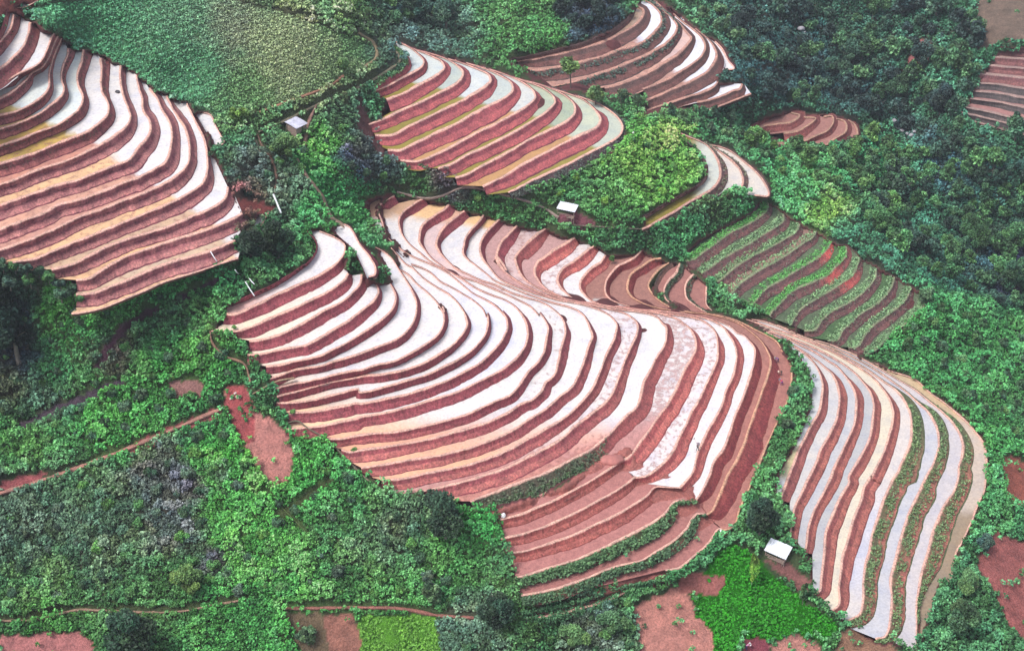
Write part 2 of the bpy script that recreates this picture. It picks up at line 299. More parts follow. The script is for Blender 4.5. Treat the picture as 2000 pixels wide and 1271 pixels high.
BLK['C'] = dict(z=11.0, dz=1.1, ext=0, lines='''
T3: 790,400,25 860,490,12 862,550,14 810,625,20 700,705,30 550,800,34 400,872,34 250,935,32 150,985,12
T3: 890,398,4 1010,448,5 1090,508,14 1082,582,40 1022,662,66 902,742,78 780,802,84 650,862,88 500,932,92 400,982,86 300,1032,78 200,1057,78 165,1045,85
T3: 1120,733,26 1102,770,60 1062,805,78 982,862,82 852,932,80 702,1002,80 560,1062,80 450,1107,80 350,1152,80 250,1182,50 130,1192,16 50,1182,10
T3: 1227,738,26 1217,800,55 1152,880,68 1052,962,76 902,1042,80 780,1112,80 650,1182,80 T4: 522,238,78 430,262,76 345,272,76
T3: 1332,813,5 1357,870,20 1322,942,52 1222,1022,72 1102,1112,76 1002,1172,76 T4: 900,242,74 800,292,74 700,314,72 550,342,74 430,367,72 330,372,70
T3: 1442,808,6 1482,880,12 1492,925,14 1462,1012,34 1382,1092,46 1282,1162,54 T4: 1100,282,52 1000,332,52 930,372,48 850,397,46 700,422,48 600,452,54 475,462,64
C1: 150,548,3 255,605,3 330,667,3 385,757,4 450,850,6 520,962,12 562,1050,24 C2: 455,420,32 425,520,38 342,617,52 200,692,56 60,747,56 T4: 1192,372,56 1050,412,54 972,436,50 930,452,46 850,468,46 700,492,52 600,528,60 505,560,66
C1: 385,757,3 405,775,3 440,792,3 500,832,4 570,912,4 680,1002,4 780,1112,8 832,1202,18 C2: 642,385,18 668,450,25 666,520,32 622,612,34 532,682,36 420,752,38 300,812,38 150,852,38 0,892,38 T4: 1192,492,40 1050,520,50 900,556,54 750,588,54 600,622,56 550,634,56
C1: 320,562,4 390,640,4 450,712,4 520,752,4 640,862,4 760,942,4 880,1012,5 972,1102,6 1032,1190,10 C2: 842,472,14 852,540,26 802,622,40 722,702,45 622,772,48 500,842,50 350,892,52 200,922,56 50,932,58 T4: 1200,546,54 1050,574,50 900,606,52 700,662,52 560,694,52
C1: 515,722,4 600,750,4 700,802,4 800,892,4 880,932,4 1020,1012,4 1130,1082,5 1212,1162,6 1246,1240,8 C2: 1002,442,10 1014,500,14 1002,580,28 952,662,36 872,742,44 772,812,46 650,872,50 500,936,50 350,982,50 200,1022,48 0,1062,46 T4: 1192,640,50 1000,686,50 850,722,50 700,744,55 600,748,60 555,745,60
C1: 350,62,80 250,125,85 195,180,50 202,225,35 236,300,22 256,380,14 286,460,8 352,522,4 452,602,3 562,662,3 682,712,3 792,762,3 902,832,3 1012,922,4 1112,1002,4 1232,1062,5 1342,1132,8 1422,1222,10 C2: 1112,422,10 1152,480,20 1160,560,34 1122,652,50 1042,752,56 952,832,60 852,892,62 702,962,68 552,1022,72 400,1072,76 200,1118,78 0,1150,82 T4: 1192,748,84 1000,786,85 850,812,82 700,824,76 650,828,70
C1: 640,88,75 542,150,75 432,230,62 402,290,40 407,370,25 432,440,8 502,532,4 602,612,3 682,682,3 762,737,3 882,792,3 1002,862,3 1162,962,4 1302,1022,4 1432,1072,5 1522,1132,6 1592,1212,12 C2: 1302,500,20 1322,590,32 1302,690,46 1242,782,60 1152,862,66 1032,932,70 902,992,74 752,1062,76 602,1112,78 400,1172,80 200,1222,80 0,1258,80 T4: 1192,862,84 1050,895,84 900,925,82 760,940,76 625,945,60
C1: 885,145,75 860,182,88 722,272,76 622,362,62 606,440,42 602,510,30 642,572,10 702,652,4 802,732,3 902,802,3 1022,852,3 1152,892,3 1292,952,3 1432,1012,4 1562,1072,4 1672,1132,5 1762,1222,7 C2: 1402,432,8 1462,510,10 1480,565,26 1466,640,36 1452,730,46 1402,820,48 1322,902,48 C3: 1200,112,60 1050,182,62 880,262,66 700,322,68 500,372,70 300,412,68 0,442,68 T4: 1140,1008,60 1060,1026,58 960,1024,50 870,1016,40
C1: 1030,208,75 952,270,85 832,370,80 782,450,62 766,530,40 802,612,14 862,682,5 952,762,4 1072,822,3 S1: 0,358,4 200,422,4 450,542,4 700,622,4 900,682,5 1072,782,6 1202,902,8 1262,1002,20 1272,1080,36 C2: 1612,590,34 1582,700,56 1552,830,60 1522,932,54 1452,992,60 1432,1042,62 1352,1122,64 C3: 1280,192,70 1150,272,74 1000,342,74 800,402,75 550,472,80 300,517,85 0,562,88 T4: 1120,1126,70 1060,1104,50
C1: 1217,248,45 1182,310,42 1102,400,40 1047,480,36 1034,550,34 1024,612,22 1054,662,8 1152,742,4 1252,822,4 S1: 200,362,4 400,445,4 600,530,4 800,602,4 1100,700,5 1302,752,6 1452,812,8 1542,882,10 1592,952,12 1640,1060,30 C2: 1822,620,28 1792,702,42 1762,802,52 1722,902,62 1662,1012,70 1582,1082,74 C3: 1450,242,76 1330,312,76 1200,402,76 1020,482,76 850,542,76 650,592,80 400,632,85 180,672,88 20,690,50
C1: 1370,290,60 1322,340,66 1232,440,68 1192,520,58 1187,600,42 1222,682,20 S1: 80,100,8 180,230,8 260,322,6 400,402,4 600,482,4 850,572,4 1150,652,4 1402,692,4 1602,742,5 1802,812,6 1952,902,8 S2: 142,632,8 207,722,16 200,790,40 C4: 402,362,50 342,482,56 292,622,60 242,742,62 172,832,62 82,922,66 0,987,70 C3: 1500,368,84 1330,462,90 1150,562,88 950,642,82 750,692,82 550,732,84 350,777,82 180,792,60
C1: 1545,355,50 1482,420,85 1402,500,105 1362,570,96 1347,640,84 1372,712,50 1432,790,14 S1: 220,0,60 252,100,20 332,202,8 452,302,6 602,402,4 802,502,4 1002,592,4 1252,652,4 1502,702,4 1702,742,4 S2: 150,502,5 302,542,6 422,612,8 500,682,12 522,762,40 502,870,60 C4: 522,452,56 472,562,58 432,682,66 392,772,78 340,850,85 250,930,92 100,1042,98 0,1137,100 C3: 1450,542,104 1300,622,108 1150,692,110 1000,742,112 850,792,105 700,826,90 520,868,60 320,892,40
C1: 1820,380,60 1702,470,110 1602,560,118 1527,660,100 S1: 545,130,70 602,262,30 682,362,10 802,442,6 922,502,4 1052,572,4 1252,632,4 1452,677,4 1652,717,4 S2: 250,492,5 500,522,5 702,562,6 822,622,8 882,702,14 C4: 802,262,20 802,362,56 782,432,72 732,502,84 682,602,88 632,702,90 602,812,96 572,892,104 502,952,104 432,1032,96 372,1092,80 C3: 1889,482,100 1800,552,122 1700,602,132 1550,682,138 1400,752,144 1250,802,144 1100,862,130 950,922,100 870,955,70
D1: 362,323,70 272,385,105 152,450,125 52,530,110 S1: 870,82,190 815,172,190 815,252,140 850,332,50 912,422,10 1002,502,6 1152,582,5 1302,642,5 1502,682,4 1702,706,4 S2: 300,475,4 600,517,4 850,553,4 960,582,4 1102,632,6 1202,702,8 1302,782,10 1362,880,44 C4: 1032,362,30 1032,442,66 1002,512,90 952,592,100 912,682,104 862,792,106 802,892,110 732,982,116 662,1082,120 602,1162,124 K1: 1002,62,100 942,125,80 905,140,30
D1: 560,393,60 492,440,92 382,530,106 262,610,94 207,690,72 202,750,50 242,810,16 302,870,6 S1: 1402,642,6 1552,692,5 1802,733,5 S2: 300,462,4 700,512,4 902,547,4 1102,573,4 1302,602,5 1452,642,6 1582,722,8 1672,820,10 1702,900,24 C4: 1202,422,46 1202,522,54 1162,622,60 1112,722,70 1052,852,76 1002,932,80 952,1042,86 902,1132,92 K1: 1262,62,85 1202,142,80 1112,222,60 1050,248,40 985,250,30
D1: 662,488,60 622,560,78 532,620,92 462,690,86 422,760,66 422,810,46 462,870,14 532,932,6 S1: 1722,692,5 S2: 200,438,4 600,490,4 1002,527,4 1302,576,4 1552,626,5 1702,692,6 1800,760,8 C4: 1300,342,24 1340,420,40 1350,500,50 1330,642,56 1272,762,60 1232,882,64 1182,982,66 1122,1092,66 1082,1182,64 K1: 1417,102,60 1382,220,56 1300,322,40
D1: 1020,438,50 962,500,74 882,550,76 782,600,64 712,680,58 667,770,44 667,850,36 712,910,14 802,952,6 902,982,5 S2: 350,446,4 550,483,4 802,512,4 1102,540,4 1402,590,5 S3: 200,440,5 400,540,6 450,600,8 560,640,10 660,740,14 745,860,40 C4: 1482,562,66 1442,702,70 1402,822,70 1352,922,74 1312,1042,76 1272,1162,76 K1: 1592,60,74 1532,142,70 1502,232,70 1452,342,66 1410,405,40
D1: 1200,520,55 1122,532,76 1022,600,80 922,670,70 882,760,66 882,830,54 922,890,18 1012,942,6 S2: 600,400,5 802,462,4 1002,497,4 1202,527,4 S3: 0,318,4 300,395,5 500,470,5 680,602,6 832,742,10 932,902,30 972,1022,60 C4: 1602,622,85 1552,762,100 1502,902,115 1462,1012,125 1422,1132,126 K1: 1742,0,122 1682,132,120 1622,232,118 1592,312,115 1552,402,105 1515,480,80 1482,498,40
D1: 1277,568,45 1172,640,56 1122,700,56 1082,780,40 1112,850,16 1182,922,6 1262,972,5 S2: 1002,460,5 1102,485,5 1302,525,5 S3: 200,345,5 500,440,5 742,562,5 902,642,5 1052,732,6 1112,812,8 1162,902,10 1242,1012,12 1292,1152,12 C4: 1782,602,12 1772,742,12 1742,852,12 1692,962 1642,1062 1602,1152 K1: 1880,50,14 1812,222 1752,362 1702,472 1682,542 1642,592 1580,602,10''')
# paddies behind the spine that end against it
BLK['D'] = dict(z=-14.3, dz=0.7, ext=0, lines='''
D1: 1300,560,50 1200,640,50 1150,720,50 1130,790,40 1160,850,14
D1: 1388,568,50 1352,660,66 1272,740,66 1232,820,56 1237,890,36 1292,950,10 1402,1012,6 1520,1050,4
D1: 1522,680,40 1452,750,60 1437,840,56 1452,900,30 1562,990,8 1642,1040,5
D1: 1650,790,14 1640,900,14 1640,960,10 1700,1030,6''')
BLK['G'] = dict(z=-14.3, dz=0.75, ext=0, lines='''
G1: 165,148,6 258,258,6 298,340,6 328,450,6 328,580 288,700 238,820 188,930 118,1040 58,1200 T: G2: 40,230,6
G1: 190,132,3 290,202,4 352,262,5 402,342,14 432,440,34 422,560,48 397,662,58 342,762,60 292,862,64 242,962,70 202,1062,74 152,1200,80 G2: 110,192,68 88,262,60
S3: 900,590,4 1100,692,4 1400,852,5 1700,1052,5 G1: 440,300,5 502,352,10 542,432,34 557,520,54 552,620,60 532,722,66 482,832,78 412,952,84 372,1062,82 312,1182,80 G2: 232,210,66 192,292,60 170,382,56 155,462,52 150,545,50
S3: 780,542,4 1100,642,4 1350,762,4 1600,882,5 1850,1042,5 G1: 532,292,5 612,382,8 662,452,24 692,540,50 692,660,56 672,762,60 622,872,68 572,972,74 522,1082,72 G2: 420,122,66 380,208,62 320,322,58 290,392,55 270,472,55 265,552,52 250,610,50
S3: 650,485,4 1000,592,4 1300,702,4 1700,872,4 2000,1042,5 G1: 602,292,5 692,362,5 752,432,9 802,502,26 827,600,50 822,712,56 802,832,60 762,932,66 702,1042,72 632,1162,76 G2: 550,142,64 510,208,70 460,312,80 420,402,84 395,482,82 385,562,76 375,682,70 360,802,66 352,872,60 305,898,50
S3: 560,395,4 800,470,4 1000,542,4 1400,682,4 1750,832,4 G1: 556,214,4 702,302,4 802,372,5 882,452,6 942,540,16 977,640,44 972,740,52 942,852,62 902,972,72 852,1072,82 802,1172,88 G2: 700,102,78 647,182,78 630,262,84 590,352,88 560,442,90 540,532,88 510,622,84 495,722,76 480,822,68 480,962,60 430,1005,50
S3: 620,400,4 880,440,4 1150,542,4 1450,692,4 G1: 450,142,4 602,222,4 792,332,4 902,412,5 1002,482,10 1062,560,38 1102,642,66 1117,742,86 1117,852,100 1092,942,120 1042,1042,145 1002,1142,150 G2: 862,92,120 811,182,116 770,282,112 740,382,110 700,502,108 685,592,106 655,702,102 640,802,96 640,922,90 620,1022,80 530,1072,50
S3: 880,428,4 1150,522,4 1500,692,4 G1: 442,128,4 622,207,4 802,302,4 952,402,4 1072,490,5 1152,560,8 1232,632,28 1282,702,56 1322,792,68 1332,882,72 1312,982,88 1262,1102,100 1212,1202,104 G2: 1030,182,108 980,282,108 940,372,112 910,472,114 880,582,112 850,692,108 825,802,100 830,902,96 825,1052,94 790,1178,60 720,1195,40
S3: 1150,510,4 1500,680,4 G1: 442,112,4 642,190,4 852,302,4 1002,392,4 1152,482,5 1262,572,6 1352,642,10 1432,722,30 1492,812,46 1517,902,66 1512,992,86 1482,1092,98 G2: 1280,92,96 1250,202,100 1190,282,112 1140,392,118 1100,502,120 1080,602,110 1040,722,104 1020,832,60 1000,952,20 1000,1100,20 1000,1290,20
G1: 780,262,4 870,285,4 960,335,4 1022,352,5 1152,402,6 1252,492,8 1402,602,10 1522,702,12 1612,802,14 1682,902,14 1702,1012,14 1702,1102,14 G2: 1449,208,14 1412,292 1382,372 1342,462 1302,542 1262,622 1242,722 1222,802 1150,812''')
BLK['B'] = dict(z=13.2, dz=1.2, ext=0, lines='''
B1: 250,105,8 325,160,10 352,225,25 340,250,40 250,310,50 150,370,52 85,402,48
B1: 200,58,3 330,98,3 420,160,5 472,220,18 452,262,42 390,302,54 300,342,60 220,392,58 128,427,54
B1: 260,75,3 420,138,4 532,182,6 602,222,12 617,262,44 582,302,64 502,352,76 402,402,84 302,452,90 200,490,92
B1: 400,128,3 602,190,4 702,242,6 752,290,34 742,332,64 692,382,78 602,432,80 482,492,82 350,552,80 200,622,76 75,670,70
B1: 520,162,3 722,222,4 852,272,6 932,312,12 947,352,42 902,402,72 802,462,84 652,542,88 502,612,90 382,672,86 250,742,76 118,747,60
B1: 680,200,3 902,268,4 1022,322,6 1092,372,14 1102,422,58 1052,472,88 952,522,118 802,602,112 652,682,104 502,752,100 382,812,94 300,852,84 208,852,60
B1: 840,242,3 1052,312,4 1182,372,6 1252,432,10 1262,472,44 1202,532,74 1102,592,86 952,672,90 802,752,88 652,832,84 502,902,72 402,932,60 295,922,40
B1: 990,290,3 1202,362,4 1322,412,6 1392,472,12 1402,512,50 1342,572,78 1252,632,86 1102,722,88 952,802,86 802,872,84 652,952,74 565,982,60
B1: 1140,338,3 1352,402,4 1472,462,6 1542,530,14 1537,592,62 1482,642,86 1352,712,86 1202,782,84 1052,872,80 902,952,72 752,1032,62 690,1050,50
B1: 1250,372,3 1452,432,4 1602,492,6 1692,572,10 1722,622,44 1692,682,78 1602,732,98 1452,802,106 1302,882,108 1152,962,100 1002,1052,84 885,1112,60
B1: 1350,402,3 1602,475,4 1752,540,6 1852,622,10 1882,690,16 1852,752,50 1772,802,74 1652,862,78 1502,942,78 1352,1012,74 1202,1082,66 1065,1155,40''')
BLK['E'] = dict(z=0.5, dz=1.25, ext=0, lines='''
E1: 1045,45,26 1005,120,36 905,200,42 780,262,46 680,302,46 500,347,42 350,382,36 100,432,20
E1: 1060,28,20 1122,70,30 1112,122,60 1052,182,78 952,242,84 852,292,96 722,332,100 482,397,76 220,442,40
E1: 1110,-10,5 1182,30,12 1242,100,36 1247,160,66 1202,230,78 1132,292,80 1062,327,82 952,352,90 852,392,96 702,432,100 552,472,98 402,497,84 310,502,60
E1: 1150,-8,5 1252,70,6 1332,140,10 1362,190,30 1342,252,48 1282,312,62 1222,347,76 1142,392,88 1002,452,98 852,512,96 702,562,80 602,592,60 468,618,40
E1: 1200,0,4 1302,100,5 1382,170,8 1422,220,18 1462,270,22 1432,322,46 1362,392,62 1282,442,70 1182,502,80 1062,562,96 902,612,100 840,630,60
E1: 1250,10,4 1382,140,5 1452,190,8 1532,260,12 1562,332,26 1532,402,48 1472,452,58 1382,512,62 1282,572,68 1202,602,72 1110,635,70
E1: 1390,120,4 1522,230,5 1592,290,8 1642,372,28 1632,432,66 1582,502,84 1482,562,86 1402,602,80 1302,642,76 1202,692,70 1135,725,60
E1: 1650,585,14 1622,622,46 1562,652,50 1502,672,52 1432,690,50 1302,735,40 1100,808,30
E1: 1822,598,12 1812,632,46 1752,647,56 1682,682,60 1582,717,56 1495,728,50
E1: 1882,672,14 1752,722,14 1578,790,12''')
BLK['EX'] = dict(z=-7.5, dz=1.3, ext=0, lines='''
E1: 1600,300,6 1650,370,8 1672,440,10 1685,495,10
E1: 1590,255,6 1682,350,10 1722,430,12 1768,490,12 1700,503,12''')
BLK['J'] = dict(z=-6.0, dz=1.5, ext=0, lines='''
J1: 350,100,10 430,178,12 520,262,20 572,350,24 584,440,24 560,490,26 440,570,26 290,650,28 95,765,30
J1: 315,83,4 452,140,5 602,212,8 672,292,20 707,382,46 702,472,58 652,552,60 502,642,58 352,732,50 200,822,40 98,872,30
J1: 470,150,4 602,202,5 702,262,8 802,332,14 862,402,24 887,482,36 872,542,36 830,560,30 780,562,24
J1: 600,200,4 752,240,5 882,330,8 982,412,10 1052,502,12 1087,582,12 1082,612,12 968,608,12''')
BLK['H'] = dict(z=-21.5, dz=1.0, ext=0, lines='''
R1: 430,725,18 350,745,24 260,790,28 185,825,24
R1: 480,722,20 542,745,40 482,792,46 402,802,48 300,822,40 212,855,30
R1: 560,750,10 647,765,30 592,812,46 522,852,52 432,868,50
R1: 690,750,10 747,745,14 757,792,26 722,842,34 642,882,30 562,922,22 452,940,14 358,925,12
R1: 765,762,8 832,780,14 847,822,30 832,862,34 762,902,34 708,945,20
R1: 850,772,8 902,810,10 917,862,12 910,892,12''')
BLK['I'] = dict(z=-12.5, dz=1.15, ext=1, lines='''
R1: 2300,300,36 1986,300,36 1835,300,34
R1: 2300,340,44 1986,327,46 1825,320,36
R1: 2300,400,46 1986,387,50 1788,370,42
R1: 2300,470,40 1986,450,44 1758,425,42
R1: 2300,530,52 1986,507,54 1700,480,50
R1: 2300,600,42 1986,577,44 1800,547,42 1668,540,38
R1: 2300,665,40 1986,637,44 1800,602,42 1658,590,34
R1: 2300,730,38 1986,697,40 1800,662,34 1640,640,28
R1: 2200,830,40 1860,752,38 1598,692,30
R1: 2150,860,38 1850,792,34 1578,727,28
R1: 2150,920,12 1840,842,12 1568,762,12''')
BLK['F'] = dict(z=-14.5, dz=0.6, ext=0, lines='''
F1: 600,55,20 555,130,22 450,190,22 300,258,22 150,348,22 38,440,18
F1: 682,65,20 672,120,45 602,182,62 502,242,68 382,302,72 272,382,76 182,442,80 110,502,78 38,522,60
F1: 800,150,20 802,202,50 742,252,64 642,312,74 522,392,84 422,442,90 322,502,92 222,572,80 158,612,50
F1: 927,230,20 912,272,44 852,322,58 762,372,66 642,442,72 522,502,76 402,582,74 342,642,66 285,682,50
F1: 1052,290,20 1032,332,46 952,382,62 852,452,70 752,512,74 642,572,78 532,642,78 442,712,72 365,812,50
F1: 1172,370,20 1132,432,56 1052,502,74 952,562,78 852,622,82 752,682,82 652,742,76 602,802,60 548,882,40
F1: 1282,400,20 1282,480,50 1202,562,72 1152,622,80 1052,672,78 952,712,74 852,762,72 782,832,66 712,902,52 688,942,40
F1: 1392,490,20 1372,560,46 1332,632,62 1242,692,72 1132,762,74 1022,832,74 932,892,64 882,962,52 858,1012,40
F1: 1522,570,20 1512,642,48 1452,722,62 1382,792,70 1282,852,72 1172,912,72 1092,982,66 1042,1052,54 958,1062,40
F1: 1662,640,20 1642,712,44 1582,792,58 1502,862,66 1402,922,70 1322,992,68 1252,1062,60 1212,1132,50 1138,1135,40
F1: 1792,720,20 1762,792,46 1702,862,66 1602,942,74 1502,1012,76 1432,1092,72 1372,1182,60 1298,1192,40
F1: 1912,800,14 1882,882,14 1792,962 1702,1042 1602,1122 1522,1202 1438,1245''')
BLK['K'] = dict(z=-7.7, dz=1.1, ext=0, lines='''
K1: 960,85,10 905,104,10 845,104,10 700,196,10 555,292 352,375 172,440 60,490
K1: 902,150,40 782,222,56 652,302,62 502,382,64 352,452,66 202,512,66 88,532,60
K1: 1002,250,40 902,322,60 782,392,66 652,462,70 482,542,70 352,592,66 202,642,62 98,662,50
K1: 1295,322,5 1200,316,5 1128,318,30 1082,370,60 982,442,74 852,512,80 702,582,82 552,652,80 402,702,74 252,747,66 148,757,56
K1: 1410,405,5 1330,412,6 1266,416,40 1202,490,84 1102,562,94 952,642,96 802,712,90 652,782,84 502,832,80 352,882,72 180,932,60
K1: 1480,500,6 1415,498,30 1342,600,70 1252,682,74 1152,742,70 1052,802,62 902,842,56 752,892,66 602,952,76 402,1012,80 235,1045,60
K1: 1585,600,8 1562,590,30 1502,680,56 1402,772,62 1292,862,50 1200,872,40''')
BLK['L'] = dict(z=-15.6, dz=1.1, ext=0, lines='''
K1: 1240,925,10 900,985,14 700,1055,16 500,1105,16 235,1155,16
K1: 1255,942,30 1102,962,34 952,1012,40 852,1062,44 702,1112,44 552,1152,40 402,1182,36 232,1195,30''')
BLK['TL'] = dict(z=39.5, dz=1.2, ext=0, lines='''
A0: 350,0,40 300,50,50 200,95,40
A0: 600,0,10 480,70,10 380,115,10 230,128,10''')
INNER = {('C', 10): 'C1: 335,40 150,75 64,130 88,250 150,370 270,500 325,565 400,655 450,690 505,722'}
BLK['S'] = dict(z=10.2, dz=1.2, ext=0, lines='''
T3: 968,378,6 1045,452,6 1145,545 1210,665 1255,775,6
T3: 1080,345,3 1120,362,4 1155,405,6 1205,500,10 1290,605,20 1332,685,24 1325,748,16 1275,762,10''')
BLK['S3'] = dict(z=21.0, dz=1.2, ext=0, lines='''
T1: 1512,882,4 1560,962 1620,1070 1652,1122,4
T1: 1552,862,5 1640,890 1668,955 1708,1035 1744,1106,8 1702,1134 1662,1128''')
BLK['S2'] = dict(z=15.5, dz=1.2, ext=0, lines='''
T3: 400,262,4 372,320,4 350,380,4
T3: 500,258,6 470,310,8 435,372,10 395,400,8''')
TL['A0'] = (0, 0, 7.692); TL['T'] = TL['P']
for b in BLK.values():
    L = [parse(l) for l in b['lines'].strip().split('\n')]
    if b['ext']:
        for i, l in enumerate(L):
            if l[-1, 0] < 2:
                d = l[-1] - l[-2]; d = d / np.hypot(d[0], d[1]); e = l[-1] + d * 160; e[2] = l[-1, 2]
                L[i] = np.vstack([l, e])
    b['L'] = [smooth(l) for l in L]
    b['Z'] = [b['z'] - b['dz'] * i for i in range(len(L))]
del BLK['A']['Z'][:]; BLK['A']['Z'] += [38.0 - 1.4 * i + 1.4 for i in range(18)]
# ------------------------------------------------------------------ height of the land (thin-plate surface through the contours)
MAN = '''200,20,34 400,40,29 560,60,26 700,20,20 640,120,21 300,120,27 450,160,22.5 600,190,19 500,230,18 100,60,37 320,185,23.2 400,200,21.3 740,110,15
850,20,6 900,60,4 1000,60,1 1130,20,0 1000,110,1 860,110,8 1180,100,2 1300,10,-3 1450,30,-14 1600,20,-16 1800,20,-14 1950,60,-11
1500,120,-19 1600,180,-27 1720,140,-24 1800,220,-29 1700,260,-32 1850,320,-32 1950,300,-24 1550,320,-22 1450,300,-14 1700,450,-28
1750,400,-34 1900,450,-40 1995,560,-44 1850,560,-31 1950,680,-38 1850,700,-26 1995,800,-36 1960,900,-25 1940,1000,-23.5 1990,1100,-24 1900,1180,-23
1260,230,-4 1180,330,-1 1080,355,0 1300,330,-6 1108,428,-3.9 1100,394,-3.3 1132,396,-3.4 1085,408,-3.5 1140,420,-4 1108,380,-2.6 1000,395,1 900,385,2 840,375,3 1200,455,-7.5 1380,430,-12 1420,350,-12
500,310,17 480,380,16 600,300,13 620,360,11 660,420,7 690,440,5 640,470,8 560,440,11 470,540,11 560,510,10 690,330,9 700,250,11 690,540,6
30,532,20 95,552,18 132,602,16 0,560,17.5 60,590,15 150,642,12.5 0,630,9.5 100,700,3 0,800,-3 150,800,-3 300,640,6 300,800,-1 400,600,8 420,700,5 450,790,0 470,730,3 300,700,4 200,900,-6 0,960,-9
500,900,-5 600,950,-7 300,1000,-11 100,1100,-16 0,1210,-19 300,1190,-18 500,1050,-12 500,1180,-17 700,1080,-13 700,1190,-18 850,1100,-14
880,1000,-9 950,1100,-14 900,1200,-18 1000,1230,-18 1100,1210,-18.5 0,1271,-21 300,1271,-21 600,1271,-21 900,1271,-21 1300,1220,-19 1200,1260,-20
1430,1070,-16 1350,1130,-17 1500,1150,-18.5 1600,1220,-20 1450,1260,-20.5 1480,1000,-15.5 1500,850,-14.8 1560,1140,-19 1700,1240,-20.5 1850,1200,-22
-300,100,44 -300,600,14 -300,1000,-10 -300,1400,-30 0,-200,42 500,-200,24 1000,-200,-2 1500,-200,-10 2000,-200,-4 2400,0,-5 2400,500,-35 2400,1000,-30
2400,1400,-32 600,1500,-30 1200,1500,-29 1800,1500,-31 -700,300,40 -700,1200,-20 -700,-300,46 2800,-300,0 2800,1500,-34 0,1500,-32
1000,-450,5 200,-450,40 1800,-450,12 2500,-450,20'''
pts = [tuple(map(float, k.split(','))) for k in MAN.split()]
for nm, b in BLK.items():
    for l, z in zip(b['L'], b['Z']):
        m = max(2, len(l) // 9)
        for i in np.linspace(0, len(l) - 1, m).astype(int):
            pts.append((l[i, 0], l[i, 1], z))
pts = np.array(pts)
def tps_fit(P, lam):
    X = P[:, :2] / 500.0; n = len(X)
    d2 = ((X[:, None] - X[None]) ** 2).sum(-1)
    K = 0.5 * d2 * np.log(d2 + 1e-12) + lam * np.eye(n)
    Q = np.c_[np.ones(n), X]; A = np.block([[K, Q], [Q.T, np.zeros((3, 3))]])
    s = np.linalg.solve(A, np.r_[P[:, 2], 0, 0, 0]); return X, s
TX, TS = tps_fit(pts, 2e-4)
GS = 12.0; GU = np.arange(-720, 2820, GS); GV = np.arange(-480, 1560, GS)
uu, vv = np.meshgrid(GU, GV); q = np.c_[uu.ravel(), vv.ravel()] / 500.0
zz = np.zeros(len(q))
for a in range(0, len(q), 4000):
    d2 = ((q[a:a + 4000, None] - TX[None]) ** 2).sum(-1)
    zz[a:a + 4000] = (0.5 * d2 * np.log(d2 + 1e-12)) @ TS[:-3]
zz += TS[-3] + q @ TS[-2:]
ZG = zz.reshape(uu.shape)
# the ground must fall less steeply than the line of sight: keep it from folding under itself
def bil(G, u, v, gs=GS, u0=None, v0=None):
    u0 = GU[0] if u0 is None else u0; v0 = GV[0] if v0 is None else v0
    x = np.clip((np.asarray(u, float) - u0) / gs, 0, G.shape[1] - 1.001); y = np.clip((np.asarray(v, float) - v0) / gs, 0, G.shape[0] - 1.001)
    i = x.astype(int); j = y.astype(int); fx = x - i; fy = y - j
    return (G[j, i] * (1 - fx) + G[j, i + 1] * fx) * (1 - fy) + (G[j + 1, i] * (1 - fx) + G[j + 1, i + 1] * fx) * fy
for j in range(ZG.shape[0] - 1, 0, -1):
    m = mpp(uu[j], vv[j], ZG[j]) ; lim = GS * m * 1.0
    ZG[j - 1] = np.minimum(ZG[j - 1], ZG[j] + lim)

# ------------------------------------------------------------------ terrace meshes
def normals(P):
    d = np.gradient(P[:, :2], axis=0)
    k = np.array([1, 2, 3, 2, 1]) / 9.0
    if len(d) > 6:
        dp = np.vstack([d[:1]] * 2 + [d] + [d[-1:]] * 2)
        d = np.stack([np.convolve(dp[:, c], k, 'valid') for c in (0, 1)], 1)
    d /= np.hypot(d[:, 0], d[:, 1])[:, None] + 1e-9
    return np.stack([d[:, 1], -d[:, 0]], 1)
def mixc(a, b, t): return np.asarray(a) * (1 - t)[:, None] + np.asarray(b) * t[:, None]
def sstep(x, a, b): t = np.clip((x - a) / (b - a), 0, 1); return t * t * (3 - 2 * t)
PINK, DARKR, MAROON = alb(205, 138, 128), alb(118, 62, 78), alb(140, 72, 86)
TAN, OLIVE, WHITE, BUND = alb(244, 208, 172), alb(165, 150, 82), np.array([0.68, 0.655, 0.645]), alb(244, 196, 178)  # WHITE: bright sky mirrored in paddy water, painted as base colour
